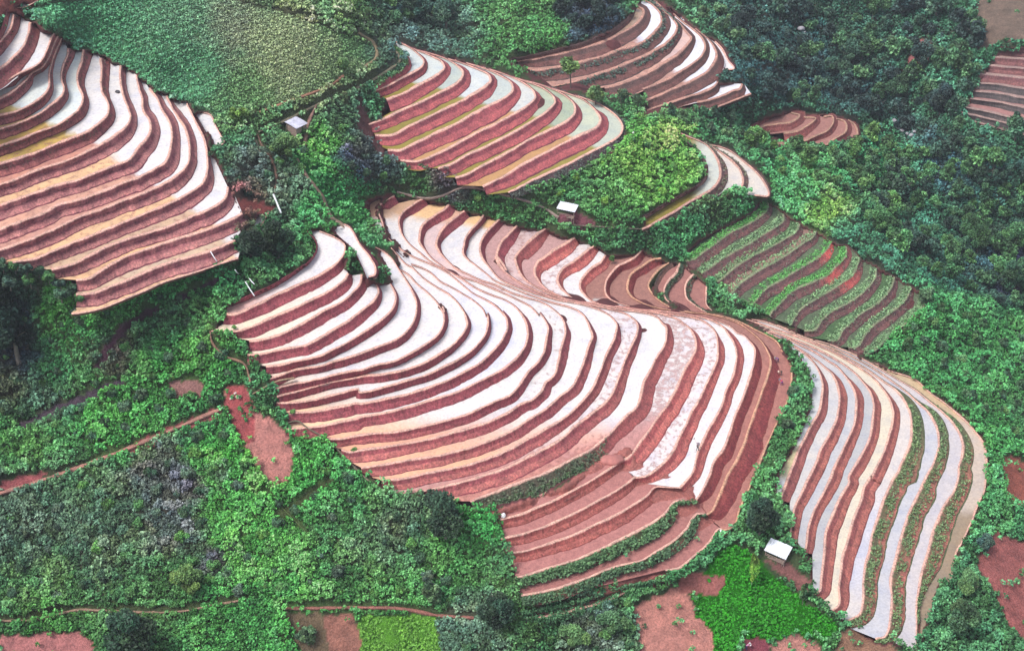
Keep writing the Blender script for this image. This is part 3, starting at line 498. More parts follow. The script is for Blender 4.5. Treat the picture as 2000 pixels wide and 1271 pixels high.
def col_riser(nm, i, u, v):
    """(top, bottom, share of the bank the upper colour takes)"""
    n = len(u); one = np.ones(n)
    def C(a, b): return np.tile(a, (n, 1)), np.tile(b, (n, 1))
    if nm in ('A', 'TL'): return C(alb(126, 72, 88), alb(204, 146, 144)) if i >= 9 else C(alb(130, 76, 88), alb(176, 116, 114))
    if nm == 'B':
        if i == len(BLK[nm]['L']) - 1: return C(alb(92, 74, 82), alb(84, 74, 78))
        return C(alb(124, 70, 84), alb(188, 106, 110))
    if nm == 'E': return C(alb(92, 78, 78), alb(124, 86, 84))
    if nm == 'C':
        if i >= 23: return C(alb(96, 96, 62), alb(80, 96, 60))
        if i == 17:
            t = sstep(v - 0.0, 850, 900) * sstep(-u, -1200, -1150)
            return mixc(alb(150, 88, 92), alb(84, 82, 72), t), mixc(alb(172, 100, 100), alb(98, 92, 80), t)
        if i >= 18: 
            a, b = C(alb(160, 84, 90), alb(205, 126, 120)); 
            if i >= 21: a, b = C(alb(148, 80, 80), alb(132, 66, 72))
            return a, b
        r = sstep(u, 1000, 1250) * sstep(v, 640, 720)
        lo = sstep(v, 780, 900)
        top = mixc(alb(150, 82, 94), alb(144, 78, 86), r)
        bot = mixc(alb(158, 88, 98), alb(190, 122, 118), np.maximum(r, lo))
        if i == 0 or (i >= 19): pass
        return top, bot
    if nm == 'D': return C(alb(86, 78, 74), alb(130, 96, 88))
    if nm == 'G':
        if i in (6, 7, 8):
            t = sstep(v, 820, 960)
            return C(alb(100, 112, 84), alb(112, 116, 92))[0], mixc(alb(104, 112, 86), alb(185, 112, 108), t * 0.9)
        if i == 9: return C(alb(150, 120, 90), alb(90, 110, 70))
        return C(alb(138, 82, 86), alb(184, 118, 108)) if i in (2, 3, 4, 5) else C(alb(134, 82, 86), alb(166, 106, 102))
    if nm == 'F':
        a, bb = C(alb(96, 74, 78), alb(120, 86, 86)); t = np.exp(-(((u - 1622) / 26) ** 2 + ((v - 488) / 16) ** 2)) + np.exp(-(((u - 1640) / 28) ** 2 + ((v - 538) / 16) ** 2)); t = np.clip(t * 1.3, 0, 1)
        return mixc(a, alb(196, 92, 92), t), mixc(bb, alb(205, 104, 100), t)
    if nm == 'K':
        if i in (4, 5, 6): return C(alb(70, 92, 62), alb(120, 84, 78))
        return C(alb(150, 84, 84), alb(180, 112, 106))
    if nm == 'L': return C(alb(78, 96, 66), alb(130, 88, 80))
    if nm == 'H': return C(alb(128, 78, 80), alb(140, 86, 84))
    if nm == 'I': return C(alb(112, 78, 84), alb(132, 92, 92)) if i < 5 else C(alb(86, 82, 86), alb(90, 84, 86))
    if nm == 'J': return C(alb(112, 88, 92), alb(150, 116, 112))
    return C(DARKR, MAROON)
AX = np.array([[160, -300], [204, -200], [206, 20], [245, 110], [285, 194], [343, 264], [388, 345], [441, 423], [520, 470]], float)  # line where the painted sky reflection gives way to tan water
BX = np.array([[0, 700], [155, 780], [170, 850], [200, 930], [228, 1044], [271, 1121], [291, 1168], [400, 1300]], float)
def col_bed(nm, i, u, v):
    n = len(u); o = np.ones(n); z = 0 * o
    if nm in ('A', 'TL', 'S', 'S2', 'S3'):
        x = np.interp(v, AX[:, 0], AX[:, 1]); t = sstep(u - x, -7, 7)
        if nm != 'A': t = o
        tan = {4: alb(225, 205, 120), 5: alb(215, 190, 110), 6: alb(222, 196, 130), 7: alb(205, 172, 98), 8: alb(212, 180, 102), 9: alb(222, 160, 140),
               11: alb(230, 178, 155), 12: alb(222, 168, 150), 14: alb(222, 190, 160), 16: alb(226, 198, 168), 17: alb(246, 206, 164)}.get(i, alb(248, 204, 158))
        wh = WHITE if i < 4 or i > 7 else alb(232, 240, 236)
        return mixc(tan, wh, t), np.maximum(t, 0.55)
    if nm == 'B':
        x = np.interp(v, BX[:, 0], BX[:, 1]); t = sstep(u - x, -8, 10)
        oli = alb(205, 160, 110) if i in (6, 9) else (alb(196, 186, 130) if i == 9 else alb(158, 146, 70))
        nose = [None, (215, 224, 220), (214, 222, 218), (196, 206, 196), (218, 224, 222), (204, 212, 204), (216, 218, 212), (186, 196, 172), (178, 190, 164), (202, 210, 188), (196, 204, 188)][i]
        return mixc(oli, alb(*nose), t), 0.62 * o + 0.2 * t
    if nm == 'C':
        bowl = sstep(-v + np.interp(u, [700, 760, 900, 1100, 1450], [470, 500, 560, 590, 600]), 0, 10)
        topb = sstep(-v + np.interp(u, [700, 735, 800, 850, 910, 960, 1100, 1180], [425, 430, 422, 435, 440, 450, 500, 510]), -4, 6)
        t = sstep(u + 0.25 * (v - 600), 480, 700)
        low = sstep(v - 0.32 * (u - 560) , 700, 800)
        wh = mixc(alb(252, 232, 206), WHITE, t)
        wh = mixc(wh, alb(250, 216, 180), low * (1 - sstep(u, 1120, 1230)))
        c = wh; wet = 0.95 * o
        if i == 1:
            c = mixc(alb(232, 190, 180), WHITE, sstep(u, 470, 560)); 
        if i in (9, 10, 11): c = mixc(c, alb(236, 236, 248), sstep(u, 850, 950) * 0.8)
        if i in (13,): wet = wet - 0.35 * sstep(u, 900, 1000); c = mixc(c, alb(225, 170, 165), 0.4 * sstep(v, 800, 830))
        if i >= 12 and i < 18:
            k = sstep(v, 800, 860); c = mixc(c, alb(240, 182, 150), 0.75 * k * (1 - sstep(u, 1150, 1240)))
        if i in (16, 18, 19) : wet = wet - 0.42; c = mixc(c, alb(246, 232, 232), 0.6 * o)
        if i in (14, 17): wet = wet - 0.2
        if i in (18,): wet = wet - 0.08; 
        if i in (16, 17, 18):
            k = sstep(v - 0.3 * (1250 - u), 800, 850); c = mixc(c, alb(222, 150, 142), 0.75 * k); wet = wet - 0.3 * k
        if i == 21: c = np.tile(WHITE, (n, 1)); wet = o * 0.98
        if i == 20: c = np.tile(WHITE, (n, 1)); wet = o * 0.95
        mudc = alb(196, 146, 120)
        c = mixc(c, {10: alb(224, 180, 150), 11: alb(222, 182, 150), 15: alb(240, 200, 150)}.get(i, alb(250, 208, 158)), topb * bowl * (i <= 15) )
        if i in (13, 16, 17, 18): c = mixc(c, alb(225, 176, 172), 0.55 * bowl); wet = wet - 0.25 * bowl
        if i in (19, 20):
            tb = sstep(np.interp(u, [1050, 1130, 1190], [560, 470, 490]) - v, -5, 8) if 0 else sstep(u + 1.0 * (-v) , 1, 2)
            k = sstep(u * 0.45 + (520 - v), 575 - 32 * (i == 20) + 30, 590 - 32 * (i == 20) + 30)
            c = mixc(c, alb(250, 212, 160), 0.0 * k)
        if i >= 21: 
            br = bowl if i == 21 else o
            c = mixc(c, alb(148, 122, 104), br); wet = wet * (1 - br) + 0.12 * br
            if i > 21:
                fr = sstep(v, 660, 720); c = mixc(c, alb(176, 122, 104), fr)
        return c, wet
    if nm == 'D': return np.tile(alb(160, 118, 106), (n, 1)), 0.1 * o
    if nm == 'G':
        base = [None, (222, 226, 228), (228, 225, 222), (212, 213, 216), (206, 207, 208), (242, 232, 210), (236, 228, 222), (216, 216, 222), (224, 217, 218), (222, 204, 188)][i]
        c = np.tile(alb(*base), (n, 1)); wet = 0.8 * o
        if i == 1:
            k = sstep(v, 860, 880); c = mixc(c, alb(232, 222, 176), k * (1 - sstep(v, 925, 940)))
        if i == 6: c = mixc(c, alb(222, 222, 232), sstep(v, 940, 1020) * (1 - sstep(v, 1120, 1180)))
        if i == 9: c = mixc(c, alb(176, 156, 132), sstep(v, 990, 1010)); c = mixc(c, alb(225, 198, 160), 1 - sstep(v, 800, 840))
        return c * 0.86, wet
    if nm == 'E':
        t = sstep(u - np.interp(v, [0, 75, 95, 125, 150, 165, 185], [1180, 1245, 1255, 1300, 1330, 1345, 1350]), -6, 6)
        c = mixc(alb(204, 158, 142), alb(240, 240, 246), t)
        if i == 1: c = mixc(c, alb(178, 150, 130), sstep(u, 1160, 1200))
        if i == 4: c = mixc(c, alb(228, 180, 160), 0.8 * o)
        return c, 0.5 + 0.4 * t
    if nm == 'EX': return np.tile(WHITE, (n, 1)), 0.9 * o
    if nm == 'J':
        t = sstep(u - 0.9 * (v - 300) , 1290, 1320)
        c = mixc(alb(150, 138, 70), alb(212, 216, 204), sstep(u, 1350, 1372)); return (c if i == 1 else np.tile(alb(222, 214, 204), (n, 1))), 0.7 * o
    if nm == 'F': 
        base = alb(112, 128, 100) if i % 3 else alb(98, 128, 88)
        if i in (4,): base = alb(176, 140, 128)
        return np.tile(base, (n, 1)), 0 * o
    if nm == 'K': return np.tile(alb(198, 138, 132) if i < 5 else alb(176, 120, 112), (n, 1)), 0.05 * o
    if nm == 'L': return np.tile(alb(184, 124, 112), (n, 1)), 0 * o
    if nm == 'H': return np.tile(alb(160, 128, 114), (n, 1)), 0.05 * o
    if nm == 'I': return np.tile(alb(168, 138, 134), (n, 1)), 0.05 * o
    return np.tile(PINK, (n, 1)), 0.1 * o
def lerp(a, b, t): return a + (b - a) * t
MASKD = []
MASKP = []          # image-plane outlines of everything terraced
BANKS = []          # banks for grass
bund_w = {'E': 3.4, 'H': 3, 'I': 3.2, 'F': 3.2, 'B': 3.2}
cls = {'F': 'grass_terrace', 'K': 'mud_terrace', 'L': 'mud_terrace', 'H': 'mud_terrace', 'I': 'mud_terrace', 'D': 'mud_terrace'}
for nm, b in BLK.items():
    L, Z = b['L'], b['Z']; prevfoot = None
    for i, l in enumerate(L):
        n = normals(l); s = np.cumsum(np.r_[0, np.hypot(*np.diff(l[:, :2], axis=0).T)])
        zk = Z[i]; zn = Z[i + 1] if i + 1 < len(L) else zk - b['dz']
        jit = (vnoise(s / 34.0, s * 0 + i * 7.3, 5) - 0.5) * 1.5 + (vnoise(s / 6.0, s * 0 + i * 3.1, 9) - 0.5) * 1.0
        jit *= np.clip(l[:, 2] / 6.0, 0.15, 1)
        cr = l[:, :2] + n * jit[:, None]
        wv = np.maximum(l[:, 2], 1.0) * (1 + (l[:, 2] > 5) * ((vnoise(s / 45.0, s * 0 + 1.7 * i, 3) - 0.5) * 0.11 + (vnoise(s / 7, s * 0 + 1.7 * i, 33) - 0.5) * 0.08))
        bw = bund_w.get(nm, 3.3) * (0.75 + 0.5 * vnoise(s / 30.0, s * 0 + i, 8)) * np.interp(l[:, 2], [1, 4], [0.62, 1])
        bh = 0.20 + 0.10 * vnoise(s / 12.0, s * 0 + i, 12)
        ft = cr + n * wv[:, None]
        rows = []; cols = []
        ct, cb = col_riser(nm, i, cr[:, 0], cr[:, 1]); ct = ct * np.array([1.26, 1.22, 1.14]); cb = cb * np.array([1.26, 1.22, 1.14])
        bcol = np.tile(BUND if nm not in ('F', 'E', 'H', 'I', 'J') else {'F': alb(150, 160, 126), 'E': alb(206, 160, 144), 'H': alb(196, 158, 136), 'I': alb(176, 150, 142), 'J': alb(222, 176, 160)}[nm], (len(s), 1))
        if nm == 'C' and i >= 22: bcol = np.tile(alb(226, 178, 148), (len(s), 1))
        def add(P, z, c): rows.append(up3(P[:, 0], P[:, 1], z)); cols.append(np.column_stack([c, np.ones(len(c))]))
        if i > 0:
            add(cr - n * (bw * 1.25)[:, None], zk - 0.12, mixc(bcol, ct, 0.35 * np.ones(len(s))))
            add(cr - n * (bw * 0.85)[:, None], zk + bh, bcol)
            add(cr - n * (bw * 0.1)[:, None], zk + bh, bcol)
        else:
            add(cr, zk + 0.1, ct)
        bulge = (fbm(s / 14.0, s * 0 + i * 2.0, 21) - 0.5) * 0.5
        fs = 0.34 if nm == 'A' else 0.42
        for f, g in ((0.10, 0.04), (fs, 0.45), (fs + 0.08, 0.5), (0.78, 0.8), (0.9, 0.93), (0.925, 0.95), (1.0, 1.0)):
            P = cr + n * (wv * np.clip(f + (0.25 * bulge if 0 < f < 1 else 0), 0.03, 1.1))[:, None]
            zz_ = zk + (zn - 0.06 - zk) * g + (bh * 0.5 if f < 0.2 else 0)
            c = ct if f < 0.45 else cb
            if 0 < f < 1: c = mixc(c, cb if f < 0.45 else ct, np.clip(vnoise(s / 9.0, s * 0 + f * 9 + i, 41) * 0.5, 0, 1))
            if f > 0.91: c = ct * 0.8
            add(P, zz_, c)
        m = len(rows); V_ = np.concatenate(rows); nn = len(s)
        idx = np.arange(nn - 1)
        F_ = np.concatenate([np.stack([r * nn + idx, r * nn + idx + 1, (r + 1) * nn + idx + 1, (r + 1) * nn + idx], 1) for r in range(m - 1)])
        if not (nm == 'K' and i == 0): struct(mesh_obj('terrace_bank', V_, F_, M_EARTH, np.concatenate(cols)))
        BANKS.append((nm, i, cr, n, wv, zk, zn))
        if i > 0:
            edge = cr - n * (bw * 0.6)[:, None]
            pf = prevfoot
            if (nm, i) in INNER: pf = np.vstack([smooth(parse(INNER[(nm, i)]))[:, :2], prevfoot])
            outline = np.vstack([pf, edge[::-1]])
            for mp_ in ([np.vstack([prevcr, ft[::-1]])] + ([outline] if (nm, i) in INNER else [])): MASKP.append(mp_); MASKD.append(max(1.75, 1.15 * b['dz'] + 0.5))
            # interior points carry the silt and painted reflection colour across the bed
            lo = outline.min(0); hi = outline.max(0)
            gx, gy = np.meshgrid(np.arange(max(lo[0], -200), hi[0], 13), np.arange(lo[1], hi[1], 13))
            gx = gx + (np.arange(gx.shape[0]) % 2)[:, None] * 6.5
            gi = inpoly(gx, gy, outline); ipts = np.stack([gx[gi], gy[gi]], 1)
            allp = np.vstack([outline, ipts]) if len(ipts) else outline
            W = up3(allp[:, 0], allp[:, 1], zk)
            no = len(outline)
            res = delaunay_2d_cdt([Vector((p[0], p[1])) for p in W], [], [list(range(no))], 1, 1e-4)
            vs = np.array([(p[0], p[1], zk) for p in res[0]]); fs = np.array([f for f in res[2] if len(f) == 3])
            if len(fs):
                e = vs[fs]; ar = (e[:, 1, 0] - e[:, 0, 0]) * (e[:, 2, 1] - e[:, 0, 1]) - (e[:, 2, 0] - e[:, 0, 0]) * (e[:, 1, 1] - e[:, 0, 1])
                fs[ar < 0] = fs[ar < 0][:, ::-1]
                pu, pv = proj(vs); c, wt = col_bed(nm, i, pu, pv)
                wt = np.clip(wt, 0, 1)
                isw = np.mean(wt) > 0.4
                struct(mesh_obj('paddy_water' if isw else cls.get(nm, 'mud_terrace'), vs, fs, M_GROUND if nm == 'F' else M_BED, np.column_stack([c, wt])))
        prevfoot, prevcr = ft, cr
    MASKP.append(np.vstack([cr - n * 3, ft[::-1]])); MASKD.append(max(1.75, 1.15 * b['dz'] + 0.5))
# ------------------------------------------------------------------ terrain sheet
TS_ = 5.0
tu = np.arange(-700, 2701, TS_); tv = np.arange(-460, 1541, TS_)
TU, TV = np.meshgrid(tu, tv)
def shiftmin(m):
    r = m.copy(); r[1:] &= m[:-1]; r[:-1] &= m[1:]; r[:, 1:] &= m[:, :-1]; r[:, :-1] &= m[:, 1:]; return r
mask = np.zeros(TU.shape, bool)
depth = np.zeros(TU.shape)
for p, dp in zip(MASKP, MASKD):
    lo = p.min(0) - 6; hi = p.max(0) + 6
    a = np.searchsorted(tu, lo[0]); b_ = np.searchsorted(tu, hi[0]); c_ = np.searchsorted(tv, lo[1]); d_ = np.searchsorted(tv, hi[1])
    if b_ <= a or d_ <= c_: continue
    ip = inpoly(TU[c_:d_, a:b_], TV[c_:d_, a:b_], p); mask[c_:d_, a:b_] |= ip; depth[c_:d_, a:b_] = np.maximum(depth[c_:d_, a:b_], ip * dp)
def dil(m):
    r = m.copy(); r[1:] |= m[:-1]; r[:-1] |= m[1:]; r[:, 1:] |= m[:, :-1]; r[:, :-1] |= m[:, 1:]; return r
MASK = shiftmin(dil(mask))
core = shiftmin(mask)
low = core.astype(float)
for _ in range(2):
    lp = np.pad(low, 1, 'edge'); low2 = (lp[:-2, 1:-1] + lp[2:, 1:-1] + lp[1:-1, :-2] + lp[1:-1, 2:] + 4 * lp[1:-1, 1:-1]) / 8
    low = np.where(core, np.maximum(low2, 0.0), 0)
JOINT = inpoly(TU, TV, [(1185,885),(1260,905),(1330,935),(1400,975),(1425,1040),(1395,1062),(1340,1040),(1300,1000),(1240,960),(1190,915)])
JOINT |= inpoly(TU, TV, [(950,1000),(1090,955),(1165,900),(1230,870),(1245,895),(1185,935),(1100,985),(970,1025)])
JOINT |= inpoly(TU, TV, [(1140,1145),(1300,1092),(1335,1102),(1290,1138),(1180,1165)])
low = np.where(JOINT, low * 0.35, low)
def inmask(u, v):
    i = np.clip(np.round((np.asarray(u) - tu[0]) / TS_).astype(int), 0, len(tu) - 1); j = np.clip(np.round((np.asarray(v) - tv[0]) / TS_).astype(int), 0, len(tv) - 1)
    return MASK[j, i]
def zt(u, v): return bil(ZG, u, v)

# bare soil patches, fields and paths, in the picture's own coordinates
SOIL = [  # (outline, colour)
 ([(306,596),(276,612),(232,640),(196,690),(184,728),(200,722),(236,660),(285,622),(312,606)], (92,62,76)),
 ([(246,730),(200,752),(160,772),(90,800),(30,832),(34,846),(100,812),(170,788),(244,748)], (88,74,86)),
 ([(330,590),(360,572),(420,548),(450,536),(452,544),(400,566),(350,590)], (84,60,76)),
 ([(530,1010),(600,960),(640,930),(650,940),(560,1010)], (84,96,60)),
 ([(1232,925),(1262,925),(1330,948),(1372,985),(1402,1000),(1392,1024),(1352,1018),(1318,990),(1272,962)], (214,140,130)),
 ([(1392,1024),(1405,1000),(1425,1035),(1404,1045),(1330,1110),(1300,1105)], (206,140,126)),
 ([(435,765),(455,752),(482,755),(492,788),(505,802),(555,835),(572,880),(575,930),(555,950),(520,945),(505,915),(480,870),(455,820),(440,790)], (206,140,132)),
 ([(436,768),(456,752),(482,756),(494,800),(500,860),(480,868),(450,820)], (186,96,98)),
 ([(330,748),(360,739),(398,744),(407,762),(385,778),(340,775)], (176,128,122)),
 ([(-80,1238),(60,1243),(100,1230),(112,1240),(150,1232),(190,1262),(200,1330),(-80,1330)], (196,128,126)),
 ([(1240,1188),(1262,1172),(1310,1150),(1340,1140),(1360,1200),(1395,1240),(1385,1330),(1260,1330)], (212,146,134)),
 ([(1452,1252),(1478,1243),(1500,1252),(1512,1330),(1440,1330)], (160,84,96)),
 ([(1505,1256),(1555,1236),(1600,1262),(1610,1330),(1515,1330)], (214,150,138)),
 ([(1605,1330),(1640,1240),(1662,1222),(1705,1232),(1760,1275),(1770,1330)], (168,128,106)),
 ([(1955,888),(2060,915),(2060,1000),(1985,985),(1962,955)], (190,112,98)),
 ([(1902,1105),(1925,1065),(1942,1038),(2060,1080),(2060,1300),(1975,1225),(1940,1150)], (178,108,104)),
 ([(1768,140),(1776,100),(1795,76),(1822,84),(1817,118),(1788,152)], (168,106,106)),
 ([(560,1196),(640,1198),(645,1271),(660,1340),(610,1340)], (128,110,88)),
 ([(630,1200),(692,1200),(705,1260),(690,1330),(650,1330)], (170,118,104)),
 ([(255,872),(300,845),(430,795),(436,808),(340,850),(250,888)], (172,98,100)),
 ([(0,940),(60,925),(90,922),(70,945),(0,965)], (172,98,100)),
 ([(1082,420),(1130,415),(1165,432),(1140,448),(1090,440)], (150,96,106)),
 ([(455,385),(530,400),(545,412),(520,418),(470,415),(450,400)], (160,88,84)),
 ([(-40,-30),(90,-30),(60,20),(20,40),(-40,20)], (186,110,104)),
 ([(1490,1095),(1540,1100),(1590,1135),(1570,1160),(1500,1100)], (150,104,100)),
 ([(1905,-40),(2060,-40),(2060,75),(1960,80),(1905,110)], (130,112,100)),
 ([(700,180),(720,230),(760,330),(700,250)], (120,84,84)),
 ([(1320,1110),(1420,1130),(1400,1160),(1330,1160)], (176,112,106)),
 ([(1180,1085),(1260,1080),(1330,1110),(1290,1135),(1200,1110)], (168,98,98)),
]
GRASSY = [
 ([(1350,1152),(1372,1120),(1402,1082),(1432,1060),(1480,1092),(1560,1165),(1642,1225),(1612,1262),(1555,1236),(1500,1254),(1450,1243),(1420,1330),(1385,1330),(1395,1240),(1362,1200)], (44,128,22)),
 ([(700,1200),(850,1202),(862,1271),(870,1340),(702,1340)], (110,175,60)),
 ([(0,1215),(100,1212),(190,1205),(230,1215),(200,1271),(150,1232),(100,1230),(0,1238)], (40,96,36)),
 ([(565,290),(620,300),(690,400),(720,440),(760,480),(735,490),(690,440),(640,390),(590,330)], (60,150,80)),
]
PATHS = [
 ([(503,262),(512,285),(530,310),(540,345),(536,378)], 3.0, (150,120,104)),
 ([(500,275),(508,300),(505,325),(488,345),(470,352)], 2.4, (140,136,120)),
 ([(-60,982),(0,963),(60,945),(150,915),(240,880),(330,842),(436,797)], 5.0, (205,150,136)),
 ([(-60,1214),(0,1212),(60,1211),(100,1203),(150,1191),(220,1193),(340,1195),(400,1185),(480,1170)], 3.2, (190,158,136)),
 ([(550,1188),(640,1187),(700,1186),(790,1189),(860,1202),(925,1206)], 4.0, (186,128,116)),
 ([(618,205),(605,235),(598,262),(596,285)], 4.5, (190,148,134)),
 ([(580,310),(600,345),(630,385),(648,425),(670,440),(690,465),(705,500),(725,520),(733,545)], 3.8, (186,156,138)),
 ([(500,222),(560,200),(610,182),(645,168),(672,148)], 4.0, (192,140,118)),
 ([(505,258),(560,235),(620,205),(700,172),(755,140),(782,118),(775,98)], 3.6, (150,142,120)),
 ([(700,64),(732,88),(736,112),(712,132)], 4.0, (176,156,124)),
 ([(775,375),(830,388),(860,384),(910,366),(1000,385),(1060,405),(1090,425)], 3.2, (178,158,150)),
 ([(1120,440),(1200,445),(1258,448)], 2.0, (150,140,124)),
 ([(410,640),(414,668),(440,695),(478,712),(490,750)], 3.0, (178,140,120)),
 ([(492,770),(540,745),(575,738)], 2.0, (196,168,138)),
 ([(520,960),(560,1000),(600,1040)], 1.6, (110,130,80)),
 ([(550,830),(580,822),(600,835),(640,860),(700,920),(770,985)], 2.0, (150,140,120)),
]
def soil_t(u, v, grow=0.0):
    """0..1 how bare the ground is"""
    r = np.zeros(np.shape(u)); ju = u + (fbm(u / 9.0, v / 9.0, 61) - 0.5) * 16; jv = v + (fbm(u / 9.0, v / 9.0, 62) - 0.5) * 16
    for p, c in SOIL:
        a = np.asarray(p); 
        if a[:, 0].max() < np.min(u) - 12 or a[:, 0].min() > np.max(u) + 12: continue
        r = np.maximum(r, inpoly(ju, jv, p).astype(float))
    for p, w_, c in PATHS: r = np.maximum(r, (distline(u, v, p) < w_ + grow).astype(float))
    return r
# broad vegetation colours: (u, v, radius, colour, weight)
VC = [(200,80,170,(66,136,96),1.2),(330,130,90,(68,134,94),1.2),(330,60,130,(84,122,94),1),(560,110,80,(120,136,98),1.1),(640,150,60,(104,132,88),1),(450,60,60,(110,120,96),1),
 (480,190,60,(84,124,76),1),(700,40,60,(96,140,86),1),(800,40,90,(62,96,92),1),(900,80,70,(62,98,84),1),(1000,60,90,(62,120,60),1.2),(1150,40,50,(30,50,70),1.6),
 (1080,90,40,(60,130,50),1),(1350,60,60,(80,140,90),.8),(1500,60,120,(42,90,82),1.2),(1560,150,120,(30,62,72),1.6),(1700,80,150,(42,92,74),1.2),(1680,200,90,(28,60,72),1.5),
 (1850,200,130,(44,104,76),1.2),(1800,260,40,(44,60,84),1.2),(1560,300,120,(60,140,76),1.4),(1460,300,60,(64,116,80),1),(1700,320,100,(46,124,74),1.3),(1850,330,80,(34,66,88),1.2),
 (1680,430,80,(40,104,76),1.2),(1620,420,40,(112,168,64),1.6),(1800,450,110,(36,96,72),1.3),(1930,400,90,(40,92,80),1.2),(1900,530,90,(34,72,80),1.2),(1980,540,50,(40,30,80),1.5),
 (1850,640,90,(50,130,66),1.5),(1900,720,110,(52,126,64),1.4),(1760,640,40,(60,140,70),1),(1950,850,60,(48,128,60),1.2),(1930,950,50,(62,140,80),1.2),(1900,1020,60,(58,128,72),1),
 (1900,1180,110,(54,110,68),1.3),(1990,820,60,(60,104,70),.8),(1260,330,60,(94,160,56),1.7),(1300,290,40,(98,160,60),1.4),(1180,380,60,(72,130,66),1.2),(1080,380,60,(60,120,66),1),(1240,400,50,(70,150,64),1),
 (1380,400,40,(64,110,66),1),(1330,450,40,(56,130,76),1),(1250,470,60,(50,110,66),1),(1000,400,60,(60,124,66),1),(880,340,40,(84,80,90),1),(740,300,50,(64,84,88),1.2),(700,330,40,(70,60,110),.8),(620,300,40,(80,170,60),1.4),
 (650,390,60,(54,140,72),1.4),(600,270,40,(70,120,80),1),(560,350,60,(76,104,84),1.1),(480,330,50,(66,90,90),1),(470,400,40,(110,70,76),1),(450,300,40,(56,110,66),1),(500,250,50,(84,130,80),1),(690,220,50,(66,110,80),1),(740,220,30,(56,120,76),1),
 (60,560,60,(62,96,80),1),(20,660,60,(28,40,66),1.6),(150,600,80,(66,150,56),1.2),(150,680,80,(56,120,66),1.2),(300,560,80,(50,130,60),1.2),(400,520,50,(44,120,64),1),(330,640,60,(60,100,88),1),(220,700,60,(96,60,84),.8),(400,640,50,(70,130,66),1),
 (350,700,80,(62,140,58),1.3),(240,820,80,(60,140,56),1.3),(80,800,60,(66,100,84),1.1),(0,770,60,(70,84,60),1),(60,860,70,(66,130,62),1.2),(400,840,50,(56,130,66),1),(430,900,50,(70,160,50),1.2),(150,960,70,(66,110,66),1.1),(300,930,60,(84,92,92),1.2),
 (60,1020,90,(74,104,84),1.3),(200,1040,100,(70,100,76),1.4),(330,1040,55,(90,96,98),1.3),(360,940,36,(84,84,98),1.0),(430,930,24,(88,80,108),1.1),(420,1100,30,(82,76,94),1.1),(520,1000,90,(76,156,62),1.7),(600,950,70,(60,150,62),1.4),(700,980,70,(66,140,70),1.2),(640,1050,90,(66,120,66),1.3),
 (760,1060,80,(80,110,86),1.2),(560,1110,80,(72,150,64),1.3),(760,1140,80,(62,130,60),1.2),(860,1080,60,(64,130,60),1.2),(940,1020,40,(50,140,60),1),(300,1140,90,(64,116,60),1.2),(100,1150,90,(70,116,62),1.2),(450,1220,80,(50,120,50),1.3),(560,1250,50,(56,140,60),1.2),(100,1215,60,(44,110,36),1.4),
 (920,1240,60,(72,104,82),1.2),(1050,1230,60,(60,110,60),1.2),(1150,1240,60,(72,96,84),1.2),(1000,1130,40,(60,110,60),1),(1240,1110,40,(66,120,76),1),(1520,900,60,(56,120,64),1),(1500,760,40,(60,150,90),1),(1400,1080,40,(60,130,80),1),(1600,260,60,(50,90,80),.8)]
VCa = np.array([[a, b, r] for a, b, r, c, w_ in VC]); VCc = np.array([alb(*c) for a, b, r, c, w_ in VC]); VCw = np.array([w_ for *_, w_ in VC])
def vegcol(u, v):
    u = np.asarray(u, float); v = np.asarray(v, float); out = np.zeros(u.shape + (3,)); fu = u.ravel(); fv = v.ravel(); o = out.reshape(-1, 3)
    for a in range(0, len(fu), 50000):
        x = fu[a:a + 50000] + (fbm(fu[a:a + 50000] / 26, fv[a:a + 50000] / 26, 71) - .5) * 60; y = fv[a:a + 50000] + (fbm(fu[a:a + 50000] / 26, fv[a:a + 50000] / 26, 72) - .5) * 60
        d2 = ((x[:, None] - VCa[:, 0]) ** 2 + (y[:, None] - VCa[:, 1]) ** 2) / (VCa[:, 2] ** 2)
        wt = VCw ** 3 * np.exp(-2.2 * d2) + 1e-7
        base = alb(58, 118, 68)
        o[a:a + 50000] = (wt @ VCc + 0.02 * base) / (wt.sum(1)[:, None] + 0.02)
    return out
bare = soil_t(TU, TV)
tz = zt(TU, TV)
bumpy = (fbm(TU / 40, TV / 40, 81) - 0.5) * 1.2 + (fbm(TU / 12, TV / 12, 82) - 0.5) * 0.5
tz2 = tz - depth * low + bumpy * 0.5 * (1 - low) * (1 - bare) * (1 - inpoly(TU, TV, [(100, 0), (100, -80), (760, -80), (740, 95), (725, 130), (660, 160), (600, 185), (500, 212), (440, 235), (400, 215), (300, 170), (200, 110), (60, 20)]))
tc = vegcol(TU, TV) * 0.75
tc = tc * 0.5 + alb(110, 96, 78) * 0.4
TCR = ck = inpoly(TU, TV, [(100, 10), (230, 0), (420, -10), (600, 40), (735, 95), (725, 130), (660, 160), (600, 185), (500, 212), (440, 235), (400, 215), (300, 170), (200, 110), (100, 50), (60, 20)])
tc[ck] = vegcol(TU[ck], TV[ck]) * 0.9 + alb(130, 110, 90) * 0.22
ju = TU + (fbm(TU / 9.0, TV / 9.0, 61) - 0.5) * 16; jv = TV + (fbm(TU / 9.0, TV / 9.0, 62) - 0.5) * 16
for p, c in GRASSY: k = inpoly(ju, jv, p); tc[k] = alb(*c) * 0.8
for p, c in SOIL: k = inpoly(ju, jv, p); tc[k] = alb(*c) * 1.0 * (0.8 + 0.4 * fbm(TU[k] / 12, TV[k] / 12, 7))[:, None]
tc[mask] = alb(120, 74, 76); tc[JOINT] = alb(196, 124, 116)
W3 = up3(TU, TV, tz2)
